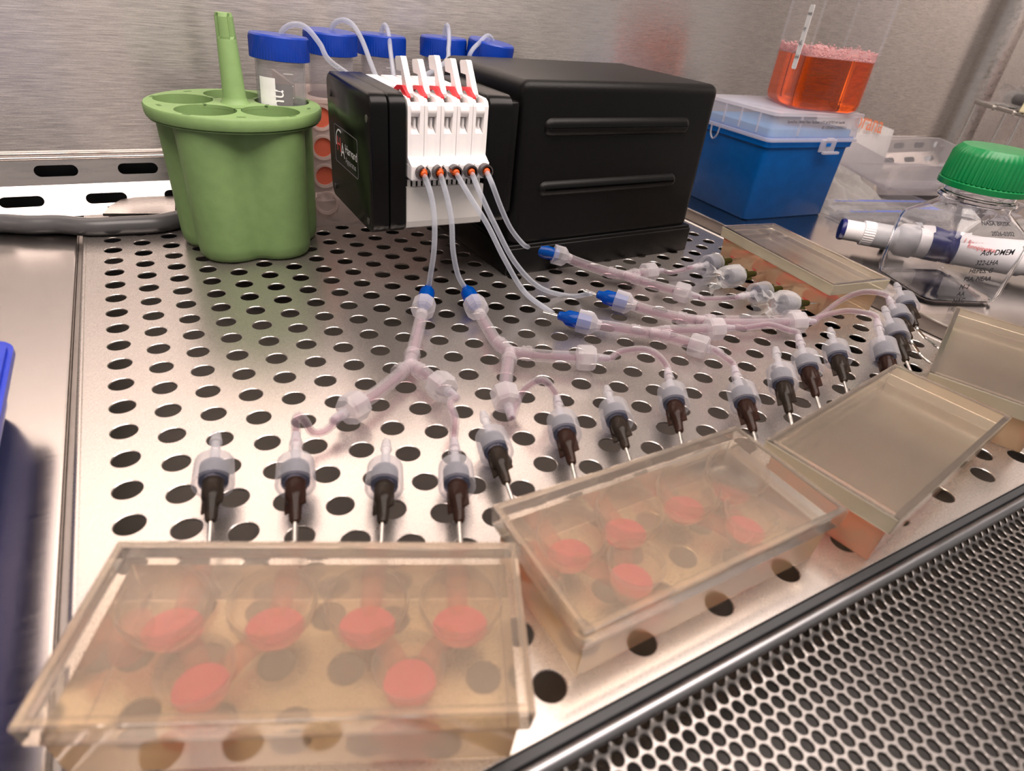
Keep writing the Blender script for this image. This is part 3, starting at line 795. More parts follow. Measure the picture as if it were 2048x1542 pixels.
# local +z runs from the barb tip to the needle
g_barb = lathe([(0.05, 0.02), (0.085, 0.0), (0.125, 0.30), (0.09, 0.32), (0.09, 0.6), (0.11, 0.88), (0.15, 0.92)], 14)
g_coll = join(lathe([(0.11, 0.905), (0.35, 0.91), (0.36, 0.925), (0.378, BARB + COLL)], 24, cap=False),
              lathe([(0.31, BARB + COLL - 0.001), (0.375, BARB + COLL)], 24, cap=False))
thr = []
for k in range(7):
    thr += [(0.205, 1.03 + k * 0.07), (0.27, 1.055 + k * 0.07)]
g_thr = lathe(thr, 18)
z0 = BARB + COLL
g_hub = join(lathe([(0.19, z0 - 0.05), (0.195, z0), (0.19, z0 + 0.36), (0.16, z0 + 0.44), (0.125, z0 + 0.48), (0.105, z0 + HUB - 0.06), (0.07, z0 + HUB)], 16), box(-0.235, 0.235, -0.02, 0.02, z0 + 0.02, z0 + 0.62, 0.008))
g_need = lathe([(0.045, z0 + HUB - 0.02), (0.045, z0 + HUB + NEED + 0.35)], 10)
PB = {k: mesh(k, g, mt, True) for k, g, mt in (('barb', g_barb, M_BARB), ('collar', g_coll, M_COLLAR), ('thread', g_thr, M_THREAD), ('hub', g_hub, M_HUB), ('hub_red', g_hub, M_HUBRED), ('hub_green', g_hub, M_HUBGREEN), ('needle', g_need, M_NEEDLE))}
def inst(name, me, parent):
    o = bpy.data.objects.new(name, me); COL.objects.link(o); o.parent = parent; return o
TIPS = {}
LT = BARB + COLL + HUB + NEED
def solve_tip(px, E, L, zmin=0.40):
    d = ray(*px).normalized(); o = CAM - E
    b = o.dot(d); c = o.length_squared - L * L; disc = b * b - c
    if disc <= 0:
        t = -b
    else:
        t1, t2 = -b - math.sqrt(disc), -b + math.sqrt(disc)
        t = t2 if (CAM + d * t2).z > zmin else t1
    P = CAM + d * t
    if P.z < zmin: P = at(px[0], px[1], zmin)
    return P
def fitting(key, tip, end, label, grp, ez=0.5, hub='hub', L=LT, needle=True, barb=True, zmin=0.40):
    E = at(end[0], end[1], ez)
    T = solve_tip(tip, E, L, zmin)
    d = (E - T).normalized()
    T = E - d * L
    k = L / LT
    M = align_z(T, d, 0.6)
    t = thing('needle_fitting', label, 'fitting', M=M, group=grp)
    if barb: inst('barb', PB['barb'], t)
    inst('collar', PB['collar'], t); inst('thread', PB['thread'], t); inst('needle_hub', PB[hub], t)
    if needle: inst('needle', PB['needle'], t)
    TIPS[key] = (T.copy(), d.copy())
    return t
G1 = 'needle fittings in the resin blocks'
fitting('A', (433, 868), (420, 1066), 'empty luer fitting with smoky needle, end of the row nearest the blue tub', G1)
fitting('B', (592, 868), (590, 1068), 'luer fitting with red-brown needle hub on the kinked pink tube, front block', G1, hub='hub_red')
fitting('C', (773, 882), (764, 1068), 'empty luer fitting with smoky needle between the two tubed fittings of the front block', G1)
fitting('D', (908, 880), (920, 1066), 'luer fitting on the straight hanging pink tube, last in the front block row', G1, hub='hub_red')
fitting('E', (966, 826), (1020, 985), 'empty slanted luer fitting at the near corner of the second block', G1)
fitting('F', (1113, 795), (1148, 945), 'luer fitting under the small arched pink tube, second block', G1, hub='hub_red')
fitting('G', (1213, 775), (1257, 912), 'empty luer fitting in the middle of the second block row', G1)
fitting('H', (1335, 740), (1362, 880), 'luer fitting under the wide arched pink tube, far end of the second block', G1, hub='hub_red')
fitting('I', (1468, 735), (1512, 880), 'luer fitting whose needle meets the corner between second and third blocks', G1, hub='hub_red')
fitting('J', (1551, 697), (1582, 842), 'empty luer fitting standing in front of a tubed one, third block', G1)
fitting('K', (1596, 672), (1637, 808), 'tubed luer fitting right behind the empty one, third block', G1, hub='hub_red')
fitting('L', (1660, 658), (1692, 776), 'lone empty luer fitting above the third block rim', G1)
fitting('M', (1753, 640), (1790, 790), 'frontmost of four crowded luer fittings by the fourth block', G1, hub='hub_red')
fitting('N', (1768, 615), (1818, 735), 'second of the four crowded luer fittings, untubed', G1)
def bent(key, tip, end, ez, tail, label, hub='hub'):
    t = fitting(key, tip, end, label, G1, ez=ez, hub=hub, L=BARB + COLL + HUB, needle=False)
    T, d = TIPS[key]; E = T + d * (BARB + COLL + HUB - 0.05)
    inv = t.matrix_world.copy(); inv.translation = inv.translation / S; inv = inv.inverted()
    pts = [E, E + d * 0.25] + [at(*p) for p in tail]
    obj('bent_needle', tf(sweep(pts, 0.045, 8), inv), M_NEEDLE, t, smooth=True)
bent('O', (1776, 596), (1820, 678), 0.75, [(1840, 708, 0.45), (1858, 724, 0.45), (1885, 738, 0.45)], 'third of the four crowded luer fittings, with bent needle and tube')
bent('P', (1792, 568), (1832, 652), 0.75, [(1850, 676, 0.45), (1872, 692, 0.45), (1895, 700, 0.45)], 'rearmost of four crowded luer fittings with bent needle, next to the bottle', hub='hub')
LQ = LT
def side_fit(key, tip, end, label, barb=True):
    return fitting(key, tip, end, label, G1, ez=0.55, hub='hub_green', L=LT, barb=barb, zmin=0.38)
side_fit('Q', (1383, 535), (1470, 519), 'tubed luer fitting with olive hub farthest from the camera, peach block')
side_fit('S', (1474, 594), (1572, 575), 'tubed luer fitting with olive hub between the two film wrapped ones')
def wrapped(key, tip, end, label):
    t = side_fit(key, tip, end, label, barb=False)
    ph = {'R': 0.4, 'T': 2.1}[key]; nn, V, Fc = 48, [], []
    st = [(0.10, 0.42, 0.42), (0.22, 0.36, 0.35), (0.42, 0.20, 0.2), (0.58, 0.19, 0.16), (0.72, 0.34, 0.08), (0.85, 0.42, 0.05), (1.2, 0.43, 0.05), (1.45, 0.41, 0.06), (1.55, 0.30, 0.08)]
    for z, r, am in st:
        for i in range(nn):
            a = 2 * PI * i / nn
            k = 1 + am * (0.7 * math.sin(4 * a + 3 * z + ph) + 0.5 * math.sin(9 * a - 5 * z + ph * 3))
            V.append(Vector((r * k * math.cos(a), r * k * math.sin(a), z + am * 0.35 * math.sin(3 * a + ph))))
    for q in range(len(st) - 1):
        for i in range(nn):
            j = (i + 1) % nn; Fc.append((q * nn + i, q * nn + j, (q + 1) * nn + j, (q + 1) * nn + i))
    obj('film_wrap', (V, Fc), M_FILM, t, smooth=70)
wrapped('R', (1420, 558), (1520, 546), 'film wrapped luer fitting between the tubed ones at the peach block')
wrapped('T', (1525, 607), (1626, 606), 'film wrapped luer fitting nearest the camera at the peach block')

# ================================================================== SPLITTER LINES
g_nut = lathe([(0.16, 0.0), (0.33, 0.03), (0.37, 0.10), (0.37, 0.46), (0.31, 0.54), (0.15, 0.56)], 8)
g_neck = lathe([(0.10, 0.5), (0.13, 0.55), (0.12, 0.75), (0.09, 0.95)], 12)
ME_NUT = mesh('lock_nut', g_nut, M_FROST); ME_NECK = mesh('nut_barb', g_neck, M_COLLAR, True)
ME_CORE = mesh('nut_core', lathe([(0.12, 0.02), (0.16, 0.1), (0.16, 0.45), (0.1, 0.5)], 12), M_SOFT, True)
g_lnut = lathe([(0.20, 0.0), (0.36, 0.02), (0.36, 0.44), (0.30, 0.52), (0.19, 0.62), (0.16, 0.75)], 10)
ME_LNUT = mesh('luer_nut', g_lnut, M_FROST)
g_bh = lathe([(0.05, 0.0), (0.13, 0.04), (0.15, 0.2), (0.24, 0.32), (0.25, 0.6), (0.22, 1.05)], 12)
ME_BH = mesh('blue_hub', g_bh, M_BLUEHUB, True)
ME_BN = mesh('steel_needle', lathe([(0.035, -0.45), (0.035, 0.05)], 8), M_NEEDLE, True)
def zpts(pix, default):
    return [at(p[0], p[1], p[2] if len(p) > 2 else default) for p in pix]
def splitter(label, hub0, hub1, stem, y_pt, branches, off=0.62):
    """hub0: needle tip side of blue hub, hub1: luer nut end; stem: tube points to the Y; branches: dicts"""
    H0 = at(*hub0); H1 = at(*hub1); d = (H1 - H0).normalized()
    t = thing('splitter_line', label, 'tubing', (H0.x, H0.y, 0.0), group='pink fluid splitter lines')
    inv = Matrix.Translation((-H0.x, -H0.y, 0))
    def put(name, me, p, dr):
        o = bpy.data.objects.new(name, me); COL.objects.link(o); o.parent = t
        Mx = inv @ align_z(p, dr); Mx = Mx.copy(); Mx.translation = Mx.translation * S; o.matrix_local = Mx; return o
    put('blue_hub', ME_BH, H0, d); put('steel_needle', ME_BN, H0, d)
    put('luer_nut', ME_LNUT, H0 + d * off, d)
    S0 = H0 + d * (off + 0.58)
    Y = at(*y_pt)
    P = [S0] + zpts(stem, 0.42) + [Y]
    obj('stem_tube', tf(sweep(P, 0.185, 14), inv), M_SOFT, t, smooth=True)
    obj('stem_fluid', tf(sweep([P[0].lerp(P[1], .4)] + P[1:], 0.10, 10), inv), M_FLUID, t, smooth=True)
    # ribbed Y connector
    dirs = [(P[-2] - Y).normalized()] + [(at(*b['nut']) - Y).normalized() for b in branches]
    arms = []
    for dr in dirs:
        arms.append(tf(lathe([(0.15, 0.0), (0.16, 0.3), (0.215, 0.34), (0.20, 0.44), (0.225, 0.48), (0.205, 0.60)], 14), align_z(Y, dr)))
    obj('y_connector', tf(join(*arms), inv), M_SOFT, t, smooth=50)
    for b in branches:
        N = at(*b['nut']); mids = zpts(b.get('mid', []), 0.42)
        prev = mids[-1] if mids else Y; dn = (N - prev).normalized()
        if 'dir' in b: dn = (at(*b['dir']) - N).normalized()
        Q = [Y] + mids + [N]
        obj('branch_tube', tf(sweep(Q, 0.175, 14), inv), M_SOFT, t, smooth=True)
        obj('branch_fluid', tf(sweep(Q, 0.09, 10), inv), M_FLUID, t, smooth=True)
        put('lock_nut', ME_NUT, N - dn * 0.2, dn); put('nut_core', ME_CORE, N - dn * 0.2, dn); put('nut_barb', ME_NECK, N - dn * 0.2, dn)
        T, dt = TIPS[b['fit']]
        out = [N + dn * 0.45, N + dn * 0.75] + zpts(b['out'], 0.45) + [T - dt * 0.15, T + dt * 0.2, T + dt * 0.5]
        obj('outlet_tube', tf(sweep(out, lambda q: 0.095 if q < 0.93 else 0.14, 12), inv), M_SOFT, t, smooth=True)
        obj('outlet_fluid', tf(sweep(out[:-1], 0.055, 8), inv), M_FLUID, t, smooth=True)
    return t
splitter('pink tube splitter feeding the front block, blue hub under the straightest pump tube', (857, 574, .6), (845, 622, .45), [(836, 662), (828, 695)], (820, 728, .42), [
    dict(nut=(712, 812, .45), mid=[(790, 757), (752, 787)], fit='B', out=[(672, 842, .35), (650, 862, .35), (625, 864, .4), (610, 842, .75), (598, 832, .95), (591, 842, .9)]),
    dict(nut=(880, 770, .48), mid=[(850, 747)], fit='D', out=[(900, 805, .75), (910, 838, .75)])], off=0.98)
splitter('pink tube splitter feeding the second block, blue hub right of the upright one', (931, 575, .6), (956, 622, .45), [(975, 655), (993, 683)], (1020, 704, .42), [
    dict(nut=(1166, 715, .45), mid=[(1060, 709), (1110, 713)], fit='H', out=[(1240, 704, .6), (1282, 698, .85), (1312, 708, 1.0)]),
    dict(nut=(1010, 790, .45), mid=[(1014, 740)], fit='F', dir=(1022, 830, .3), out=[(1040, 790, .5), (1066, 766, .9), (1090, 762, 1.1)])], off=0.95)
splitter('pink tube splitter feeding the third block, blue hub casting a blue shadow', (1115, 630, .55), (1172, 645, .48), [(1215, 653), (1262, 661)], (1300, 666, .42), [
    dict(nut=(1392, 690, .45), mid=[(1345, 676)], fit='I', out=[(1428, 699, .8), (1452, 716, 1.0)]),
    dict(nut=(1424, 658, .62), mid=[(1340, 661, .5), (1385, 660, .6)], fit='K', out=[(1490, 656, .7), (1538, 650, .95), (1575, 660, 1.2)])])
splitter('long pink tube splitter running past the third block to the crowded fittings', (1193, 588, .55), (1242, 603, .48), [(1290, 619), (1345, 633)], (1392, 641, .42), [
    dict(nut=(1588, 645, .62), mid=[(1450, 648, .5), (1520, 648, .55)], fit='M', out=[(1640, 634, .8), (1690, 622, 1.1), (1730, 626, 1.4)]),
    dict(nut=(1580, 640, .36), mid=[(1450, 641, .36), (1520, 641, .36)], fit='O', out=[(1640, 632, .5), (1680, 602, 1.0), (1720, 585, 1.4), (1755, 585, 1.6)])])
splitter('pink tube splitter against the black motor box feeding the peach block', (1062, 496, .85), (1118, 511, .62), [(1160, 526, .5), (1212, 543, .45)], (1248, 551, .42), [
    dict(nut=(1294, 545, .42), fit='Q', out=[(1340, 545, .4), (1372, 538, .45)]),
    dict(nut=(1360, 584, .42), mid=[(1300, 568)], fit='S', out=[(1400, 597, .4), (1440, 597, .42)])], off=0.85)

# thin tubes from the pump ports to the blue hubs
GPt = 'clear tubes hanging from the pump ports'
def pump_tube(k, pix, label):
    x0 = 8.38 + k * CW + 0.34
    pts = [Vector((x0 - 0.04, 7.42, 3.97))] + [aty(p[0], p[1], p[2]) if len(p) == 3 else at(p[0], p[1], p[3]) for p in pix]
    line_thing('pump_tube', label, 'tubing', pts, 0.083, M_TUBING, GPt)
pump_tube(0, [(862, 390, 7.05), (869, 440, 6.75), (868, 500, 6.5), (861, 550, 6.55), (857, 576, 0, .61)], 'clear tube hanging straight from the pump port nearest the green insert')
pump_tube(1, [(893, 390, 7.05), (903, 440, 6.75), (906, 500, 6.5), (916, 550, 6.45), (931, 577, 0, .61)], 'clear tube bending slightly at its end, beside the straight hanging one')
pump_tube(2, [(938, 390, 6.9), (975, 450, 6.4), (1010, 520, 5.8), (1050, 585, 5.3), (1106, 627, 0, .56)], 'clear tube from the middle pump port sloping to the third blue hub')
pump_tube(3, [(962, 390, 6.9), (990, 450, 6.5), (1030, 525, 6.1), (1080, 575, 6.0), (1140, 592, 5.9), (1182, 587, 0, .56)], 'long clear tube from the fourth pump port curving round to the right')
pump_tube(4, [(985, 370, 6.9), (1003, 418, 6.8), (1022, 458, 6.9), (1046, 488, 7.0), (1058, 495, 0, .86)], 'clear tube from the last pump port beside the motor box')

# ================================================================== TIP BOX
tb = thing('tip_box', 'bright blue pipette tip box with frosted lid', 'box', M=Matrix.Translation((30.62, 13.05, 0)) @ Matrix.Rotation(r_(-2.5), 4, 'Z') @ Matrix.Scale(1.075, 4, (1, 0, 0)))
V, Fc = rprism([(rrect(-2.75 + k, 2.75 - k, -2.3 + k, 2.3 - k, 0.25, 5), z) for k, z in ((0.12, 0.0), (0.06, 0.08), (0.0, 3.5), (-0.02, 3.55), (-0.12, 3.6), (-0.14, 4.0), (-0.12, 4.06))])
obj('box_body', (V, Fc), M_BLUEBOX, tb, smooth=45)
obj('tip_deck', rprism([(rrect(-2.7, 2.7, -2.25, 2.25, 0.2, 4), 4.06), (rrect(-2.7, 2.7, -2.25, 2.25, 0.2, 4), 4.38)]), plastic('light_blue_deck', (0.10, 0.36, 0.68), 0.4), tb)
def hollow(secs, th):
    outer = rprism(secs)
    V, Fc = outer; Fc = Fc[:-2]
    return V, Fc
lidsec = [(rrect(-2.95 - k, 2.95 + k, -2.5 - k, 2.5 + k, 0.28, 5), z) for k, z in ((0.05, 3.92), (0.05, 4.0), (0.0, 4.04), (-0.06, 5.02))]
lw = hollow(lidsec, 0.1)
top = plate(rrect(-2.98, 2.98, -2.53, 2.53, 0.3, 5), [], 5.02, 5.16)
obj('lid', join(lw, top), M_LID, tb, smooth=45)
ribs = [box(-2.99, -2.90, y, y + 0.05, 4.15, 5.0) for y in (-1.6, -0.4, 0.7, 1.8)] + [box(x, x + 0.05, -2.54, -2.45, 4.15, 5.0) for x in (-1.3,)]
for g_ in ribs: obj('lid_rib', g_, M_LID, tb)
obj('lid_edge', plate(rrect(-3.03, 3.03, -2.58, 2.58, 0.3, 5), [rrect(-2.95, 2.95, -2.5, 2.5, 0.28, 5)], 3.88, 3.96), M_FROST, tb)
obj('latch', join(box(0.30, 1.30, -2.72, -2.6, 3.42, 4.02, 0.04), box(0.5, 1.55, -2.86, -2.68, 3.34, 3.46, 0.03), box(0.55, 1.0, -2.76, -2.66, 3.95, 4.1, 0.02)), M_LID, tb)
obj('latch_window', box(0.62, 0.92, -2.735, -2.70, 3.70, 3.86), M_BLUEBOX, tb)
obj('hinge_hook', join(sweep([(-3.0, 1.35, 3.92), (-3.03, 1.25, 3.5), (-3.05, 1.0, 3.3), (-3.03, 0.8, 3.5), (-3.0, 0.75, 3.9)], 0.04, 8), sweep([(-3.0, 1.95, 3.8), (-3.05, 1.9, 3.5), (-3.08, 2.1, 3.35)], 0.04, 8)), M_LID, tb, smooth=True)
def print_on(body, size, org, xd, yd, mat, parent, name='print', spacing=1.0, bold=0.0):
    return obj(name, tf(text_geo(body, size, spacing, bold), frame(org, xd, yd)), mat, parent)
print_on('SureOne 1000ul Filter Racked, LOT # 02707164 Sterile', 0.165, (-2.2, -2.56, 4.74), (1, 0, 0), (0, 0, 1), M_INK, tb, bold=0.015)
print_on('02 1270164 LOT0702211', 0.16, (0.1, -2.56, 4.50), (1, 0, 0), (0, 0, 1), M_INK, tb, bold=0.015)
print_on('SureOne 1000ul Filter', 0.22, (-2.6, -0.2, 5.165), (0.25, -1, 0), (1, 0.25, 0), M_INKGREY, tb)

# ================================================================== RED MEDIUM BOTTLE
mb = thing('media_bottle', 'square clear bottle of foamy red medium on the blue tip box', 'bottle', M=Matrix.Translation((31.65, 12.35, 5.165)) @ Matrix.Rotation(r_(-26), 4, 'Z') @ Matrix.Scale(1.08, 4))
def sq(h, r, n=6): return rrect(-h, h, -h, h, r, n)
MBS = 1.08
wall = rprism([(sq(1.45, 0.4), 0.0), (sq(1.62, 0.42), 0.12), (sq(1.68, 0.42), 0.4), (sq(1.68, 0.42), 6.5), (sq(1.1, 0.6), 7.6), (sq(0.95, 0.9), 8.4)])
obj('bottle_wall', wall, M_BOTTLE, mb, smooth=45)
for sx in (-1, 1):
    for sy_ in (-1, 1):
        obj('corner_highlight', sweep([(sx * 1.55, sy_ * 1.55, 2.4), (sx * 1.55, sy_ * 1.55, 6.4)], 0.05, 8, raw=True), M_CLEAR, mb, smooth=True)  # added clear rods stand in for highlights along the rounded bottle corners
LV = 2.12
liq = rprism([(sq(1.40, 0.38), 0.05), (sq(1.57, 0.4), 0.16), (sq(1.63, 0.4), 0.42), (sq(1.63, 0.4), LV)])
obj('red_liquid', liq, M_MEDIUM, mb, smooth=45)
fl = sq(1.635, 0.4, 12); fo = []
n_f = len(fl)
def ftop(p): return LV + 0.34 + 0.16 * noise.noise(Vector((p[0] * 1.3, p[1] * 1.3, 3))) + 0.10 * noise.noise(Vector((p[0] * 5, p[1] * 5, 1)))
def dens(l, k=6):
    o = []
    for i in range(len(l)):
        a, b = l[i], l[(i + 1) % len(l)]; m_ = max(1, int(math.hypot(a[0] - b[0], a[1] - b[1]) / 0.06))
        o += [(a[0] + (b[0] - a[0]) * q / m_, a[1] + (b[1] - a[1]) * q / m_) for q in range(m_)]
    return o
fl = dens(fl); n_f = len(fl)
fv = [Vector((p[0], p[1], LV)) for p in fl] + [Vector((p[0], p[1], ftop(p))) for p in fl] + [Vector((p[0] * .8, p[1] * .8, LV + 0.16)) for p in fl]
ff = [(k * n_f + i, k * n_f + (i + 1) % n_f, (k + 1) * n_f + (i + 1) % n_f, (k + 1) * n_f + i) for k in range(2) for i in range(n_f)] + [tuple(2 * n_f + i for i in range(n_f))]
obj('foam_layer', (fv, ff), M_FOAM, mb, smooth=60)
rnd = random.Random(5)
bm0 = bmesh.new(); bmesh.ops.create_icosphere(bm0, subdivisions=1, radius=1.0); ico = from_bm(bm0)
for k in range(700):
    p = rnd.choice(fl); e = rnd.random() ** 2.2; z = LV + 0.03 + e * (ftop(p) - LV + 0.06); r0 = rnd.uniform(0.028, 0.06)
    fo.append(([v * r0 + Vector((p[0] * 0.985, p[1] * 0.985, z)) for v in ico[0]], ico[1]))
f_ = obj('foam_bubbles', join(*fo), M_FOAM, mb, smooth=60); f_['kind'] = 'stuff'
obj('label_strip', rprism([(rrect(-0.2, 0.25, 1.75, 4.1, 0.08, 3), 0.0), (rrect(-0.2, 0.25, 1.75, 4.1, 0.08, 3), 0.012)]) and tf(rprism([(rrect(-0.22, 0.22, 1.55, 4.0, 0.08, 3), 0.0), (rrect(-0.22, 0.22, 1.55, 4.0, 0.08, 3), 0.012)]), frame((-1.70, -0.85, 0), (0, -1, 0), (0, 0, 1))), M_PRINTWHITE, mb)
for i, tx in enumerate(('vwx', 'oy', 'aJL', 'kk4')):
    print_on(tx, 0.26, (-1.716, -0.66, 3.6 - i * 0.55), (0, -1, 0), (0, 0, 1), M_INK, mb)
print_on('100', 0.25, (-1.69, -0.5, 5.0), (0, -1, 0), (0, 0, 1), M_PRINTWHITE, mb)
obj('scale_mark', join(*[box(-1.70, -1.685, -1.0, -0.5, 4.35 + 0.3 * k, 4.38 + 0.3 * k) for k in range(5)]), M_PRINTWHITE, mb)

# ================================================================== GREEN CAP BOTTLE
gb = thing('clear_bottle', 'square clear bottle with green ribbed cap and handwritten notes', 'bottle', M=Matrix.Translation((29.35, 1.98, 0)) @ Matrix.Rotation(r_(-21), 4, 'Z') @ Matrix.Scale(1.035, 4, (0, 0, 1)))
sec = [(1.50, 0.45, 0.02), (1.66, 0.45, 0.14), (1.72, 0.42, 0.4), (1.74, 0.40, 2.4), (1.70, 0.45, 2.62), (1.36, 0.9, 3.1), (1.24, 1.22, 3.32), (1.22, 1.21, 3.5), (1.36, 1.35, 3.55), (1.36, 1.35, 3.68), (1.22, 1.21, 3.74), (1.22, 1.21, 4.2)]
n_ = 8
outer = rprism([(sq(a, b, n_), z) for a, b, z in sec])
inner = rprism([(sq(max(a - 0.09, 0.1), max(min(b, a - 0.1) - 0.05, 0.05), n_), z + (0.10 if i == 0 else 0.02)) for i, (a, b, z) in enumerate(sec)])
obj('bottle_glass', join((outer[0], outer[1]), flip((inner[0], inner[1]))), M_PETG, gb, smooth=50)
cap = lathe([(1.50, 3.98), (1.56, 4.0), (1.56, 4.16), (1.52, 4.18), (1.52, 4.2, 1), (1.46, 5.15, 1), (1.40, 5.32), (1.22, 5.42), (0.4, 5.44)], 144, rib=0.028)
# broaden the ribs: two samples up, two down
def wide_rib(prof, n, amp):
    V, Fc = [], []
    for p in prof:
        for i in range(n):
            a = 2 * PI * i / n; rr = p[0] * (1 + (amp if len(p) > 2 and (i // 2) % 2 else 0)); V.append(Vector((rr * math.cos(a), rr * math.sin(a), p[1])))
    for k in range(len(prof) - 1):
        for i in range(n):
            j = (i + 1) % n; Fc.append((k * n + i, k * n + j, (k + 1) * n + j, (k + 1) * n + i))
    Fc.append(tuple(range(n - 1, -1, -1))); Fc.append(tuple((len(prof) - 1) * n + i for i in range(n)))
    return V, Fc
cap = wide_rib([(1.50, 3.98), (1.56, 4.0), (1.56, 4.18), (1.49, 4.22), (1.49, 4.24, 1), (1.44, 5.10, 1), (1.40, 5.24), (1.26, 5.38), (0.5, 5.42)], 216, 0.028)
obj('ribbed_cap', cap, M_GREENCAP, gb, smooth=30)
for i, tx in enumerate(('~ ~ -- ~~ - ~~', '- ~~ ~ -- ~ ~', '~~ - ~ - ~~ -')):
    print_on(tx, 0.25, (-0.8, 0.35 - 0.4 * i, 5.425), (1, 0, 0), (0, 1, 0), M_INK, gb)
hand = [('NASA BRISK', 0.23, (-0.75, 3.02), 1), ('2026-0302', 0.23, (-0.3, 2.72), 1), ('Adv DMEM', 0.30, (-0.45, 2.0), 0), ('322-LHA', 0.26, (-0.45, 1.62), 0), ('HEPES, G', 0.26, (-0.55, 1.30), 0), ('PSA, NEAA', 0.25, (-0.6, 0.98), 0), ('N-2', 0.26, (-0.6, 0.66), 0), ('AA', 0.25, (-0.55, 0.38), 0), ('NAC', 0.25, (-0.6, 0.10), 0)]
for tx, sz, (x, z), sl in hand:
    if sl:
        print_on(tx, sz, (x, -1.74 + (z - 2.6) * 0.62, z), (1, 0, 0.02), (0, 0.6, 0.6), M_INK, gb, 'handwriting', bold=0.02)
    else:
        print_on(tx, sz, (x, -1.76, z), (1, 0, 0.06), (0.12, 0, 1), M_INK, gb, 'handwriting', bold=0.02)

# ================================================================== PIPETTE
p0 = at(1684, 463, 0.85) + Vector((0.25, 0.35, 0)); p1 = at(2060, 540, 0.85) + Vector((0.9, 0.8, 0))
dr = (p1 - p0).normalized()
pp = thing('pipette', 'white laboratory pipette with navy push button lying behind the clear bottle', 'pipette', M=align_z(p0, dr, 0.0))
def ax(prof, n=28): return lathe(prof, n)
obj('push_button', ax([(0.2, 0.0), (0.46, 0.03), (0.5, 0.12), (0.48, 0.22)]), M_NAVY, pp, smooth=40)
obj('plunger_sleeve', ax([(0.46, 0.2), (0.46, 1.0)]), M_PIPWHITE, pp, smooth=40)
obj('ribbed_collar', lathe([(0.5, 0.98), (0.53, 1.0, 1), (0.53, 1.45, 1), (0.55, 1.47)], 60, rib=0.04), M_PIPWHITE, pp)
obj('upper_barrel', ax([(0.55, 1.45), (0.55, 2.4), (0.72, 2.6), (0.74, 3.2), (0.62, 3.3)]), M_PIPGREY, pp, smooth=40)
obj('body', ax([(0.60, 3.25), (0.66, 3.35), (0.68, 7.6), (0.60, 7.8), (0.5, 10.5)]), M_PIPWHITE, pp, smooth=40)
obj('navy_band', ax([(0.685, 3.75), (0.69, 3.76), (0.692, 4.9), (0.685, 4.91)]), M_NAVY, pp, smooth=40)
print_on('Thermo Scientific', 0.22, (0.0, 0.0, 0.0), (1, 0, 0), (0, 1, 0), M_REDINK, pp) if False else None
tg = text_geo('finnpipette', 0.26)
V = []
inv = align_z(p0, dr, 0.0).inverted().to_3x3()
upl = inv @ Vector((0, 0, 1)); camd = inv @ (CAM - (p0 + dr * 6)).normalized()
base_a = math.atan2(camd.y, camd.x); sgn = 1 if math.sin(math.atan2(upl.y, upl.x) - base_a) > 0 else -1
for v in tg[0]:
    a_ = base_a + sgn * ((v.y + 0.15) / 0.69); V.append(Vector((0.70 * math.cos(a_), 0.70 * math.sin(a_), 5.15 + v.x)))
obj('red_print', (V, tg[1]), M_REDINK, pp)
obj('finger_hook', tf(sweep([(0, 0, 2.6), (0, 0.9, 2.5), (0, 1.0, 2.2)], 0.14, 10), Matrix.Rotation(base_a + 1.0, 4, 'Z')), M_PIPWHITE, pp, smooth=True)

# ================================================================== CLEAR PACKS, BAG, PAPER ON THE RIGHT PAN
def crumple(w, d, h, seed, nx=40, ny=30, amp=0.5):
    V, Fc = [], []
    for j in range(ny + 1):
        for i in range(nx + 1):
            u, v = i / nx - .5, j / ny - .5
            e = max(0.0, 1 - (2 * u) ** 4) * max(0.0, 1 - (2 * v) ** 4)
            q = Vector((u * 4 + seed, v * 4, seed * 1.7))
            z = h * e * (0.55 + amp * (abs(noise.noise(q)) * 1.6 + 0.5 * abs(noise.noise(q * 2.7)) + 0.25 * abs(noise.noise(q * 6))))
            V.append(Vector((u * w + 0.25 * noise.noise(q * 1.3), v * d + 0.25 * noise.noise(q * 1.3 + Vector((5, 0, 0))), z + 0.02)))
    for j in range(ny):
        for i in range(nx):
            a = j * (nx + 1) + i; Fc.append((a, a + 1, a + nx + 2, a + nx + 1))
    return V, Fc
tag(obj('plastic_bag', crumple(6.0, 7.4, 1.5, 3.1), M_BAG, smooth=80, loc=(36.8, 14.2, 0.0)), 'crumpled clear plastic bag behind the blue tip box', 'bag')
tag(obj('plastic_bag', crumple(12, 6.5, 1.7, 8.3), M_BAG, smooth=80, loc=(42.2, 2.6, 0.0)), 'crumpled clear plastic bag beyond the green cap', 'bag')
# paper sheet with orange handwriting, propped on the bag
pa, pb_ = aty(1655, 208, 17.0), aty(1796, 262, 17.0)
sh_ = thing('paper_note', 'white paper with orange handwriting tucked behind the blue tip box', 'paper', (pa.x, 17.0, 0))
zt = pa.z
pl = [(0, 0.02), (pb_.x - pa.x, 0.02), (pb_.x - pa.x, pb_.z), (0, zt)]
V, Fc = prism(pl, 'y', 0.0, 0.04)
V = [Vector((v.x, v.y + (v.z) * 0.10, v.z)) for v in V]
obj('sheet', (V, Fc), M_PAPER, sh_)
t0 = aty(1726, 252, 17.0)
print_on('orana', 1.55, (t0.x - pa.x - 0.95, 0.08, t0.z - 0.05), (1, 0, -0.14), (0, 0.12, 1), M_ORINK, sh_, 'handwriting', 0.95)

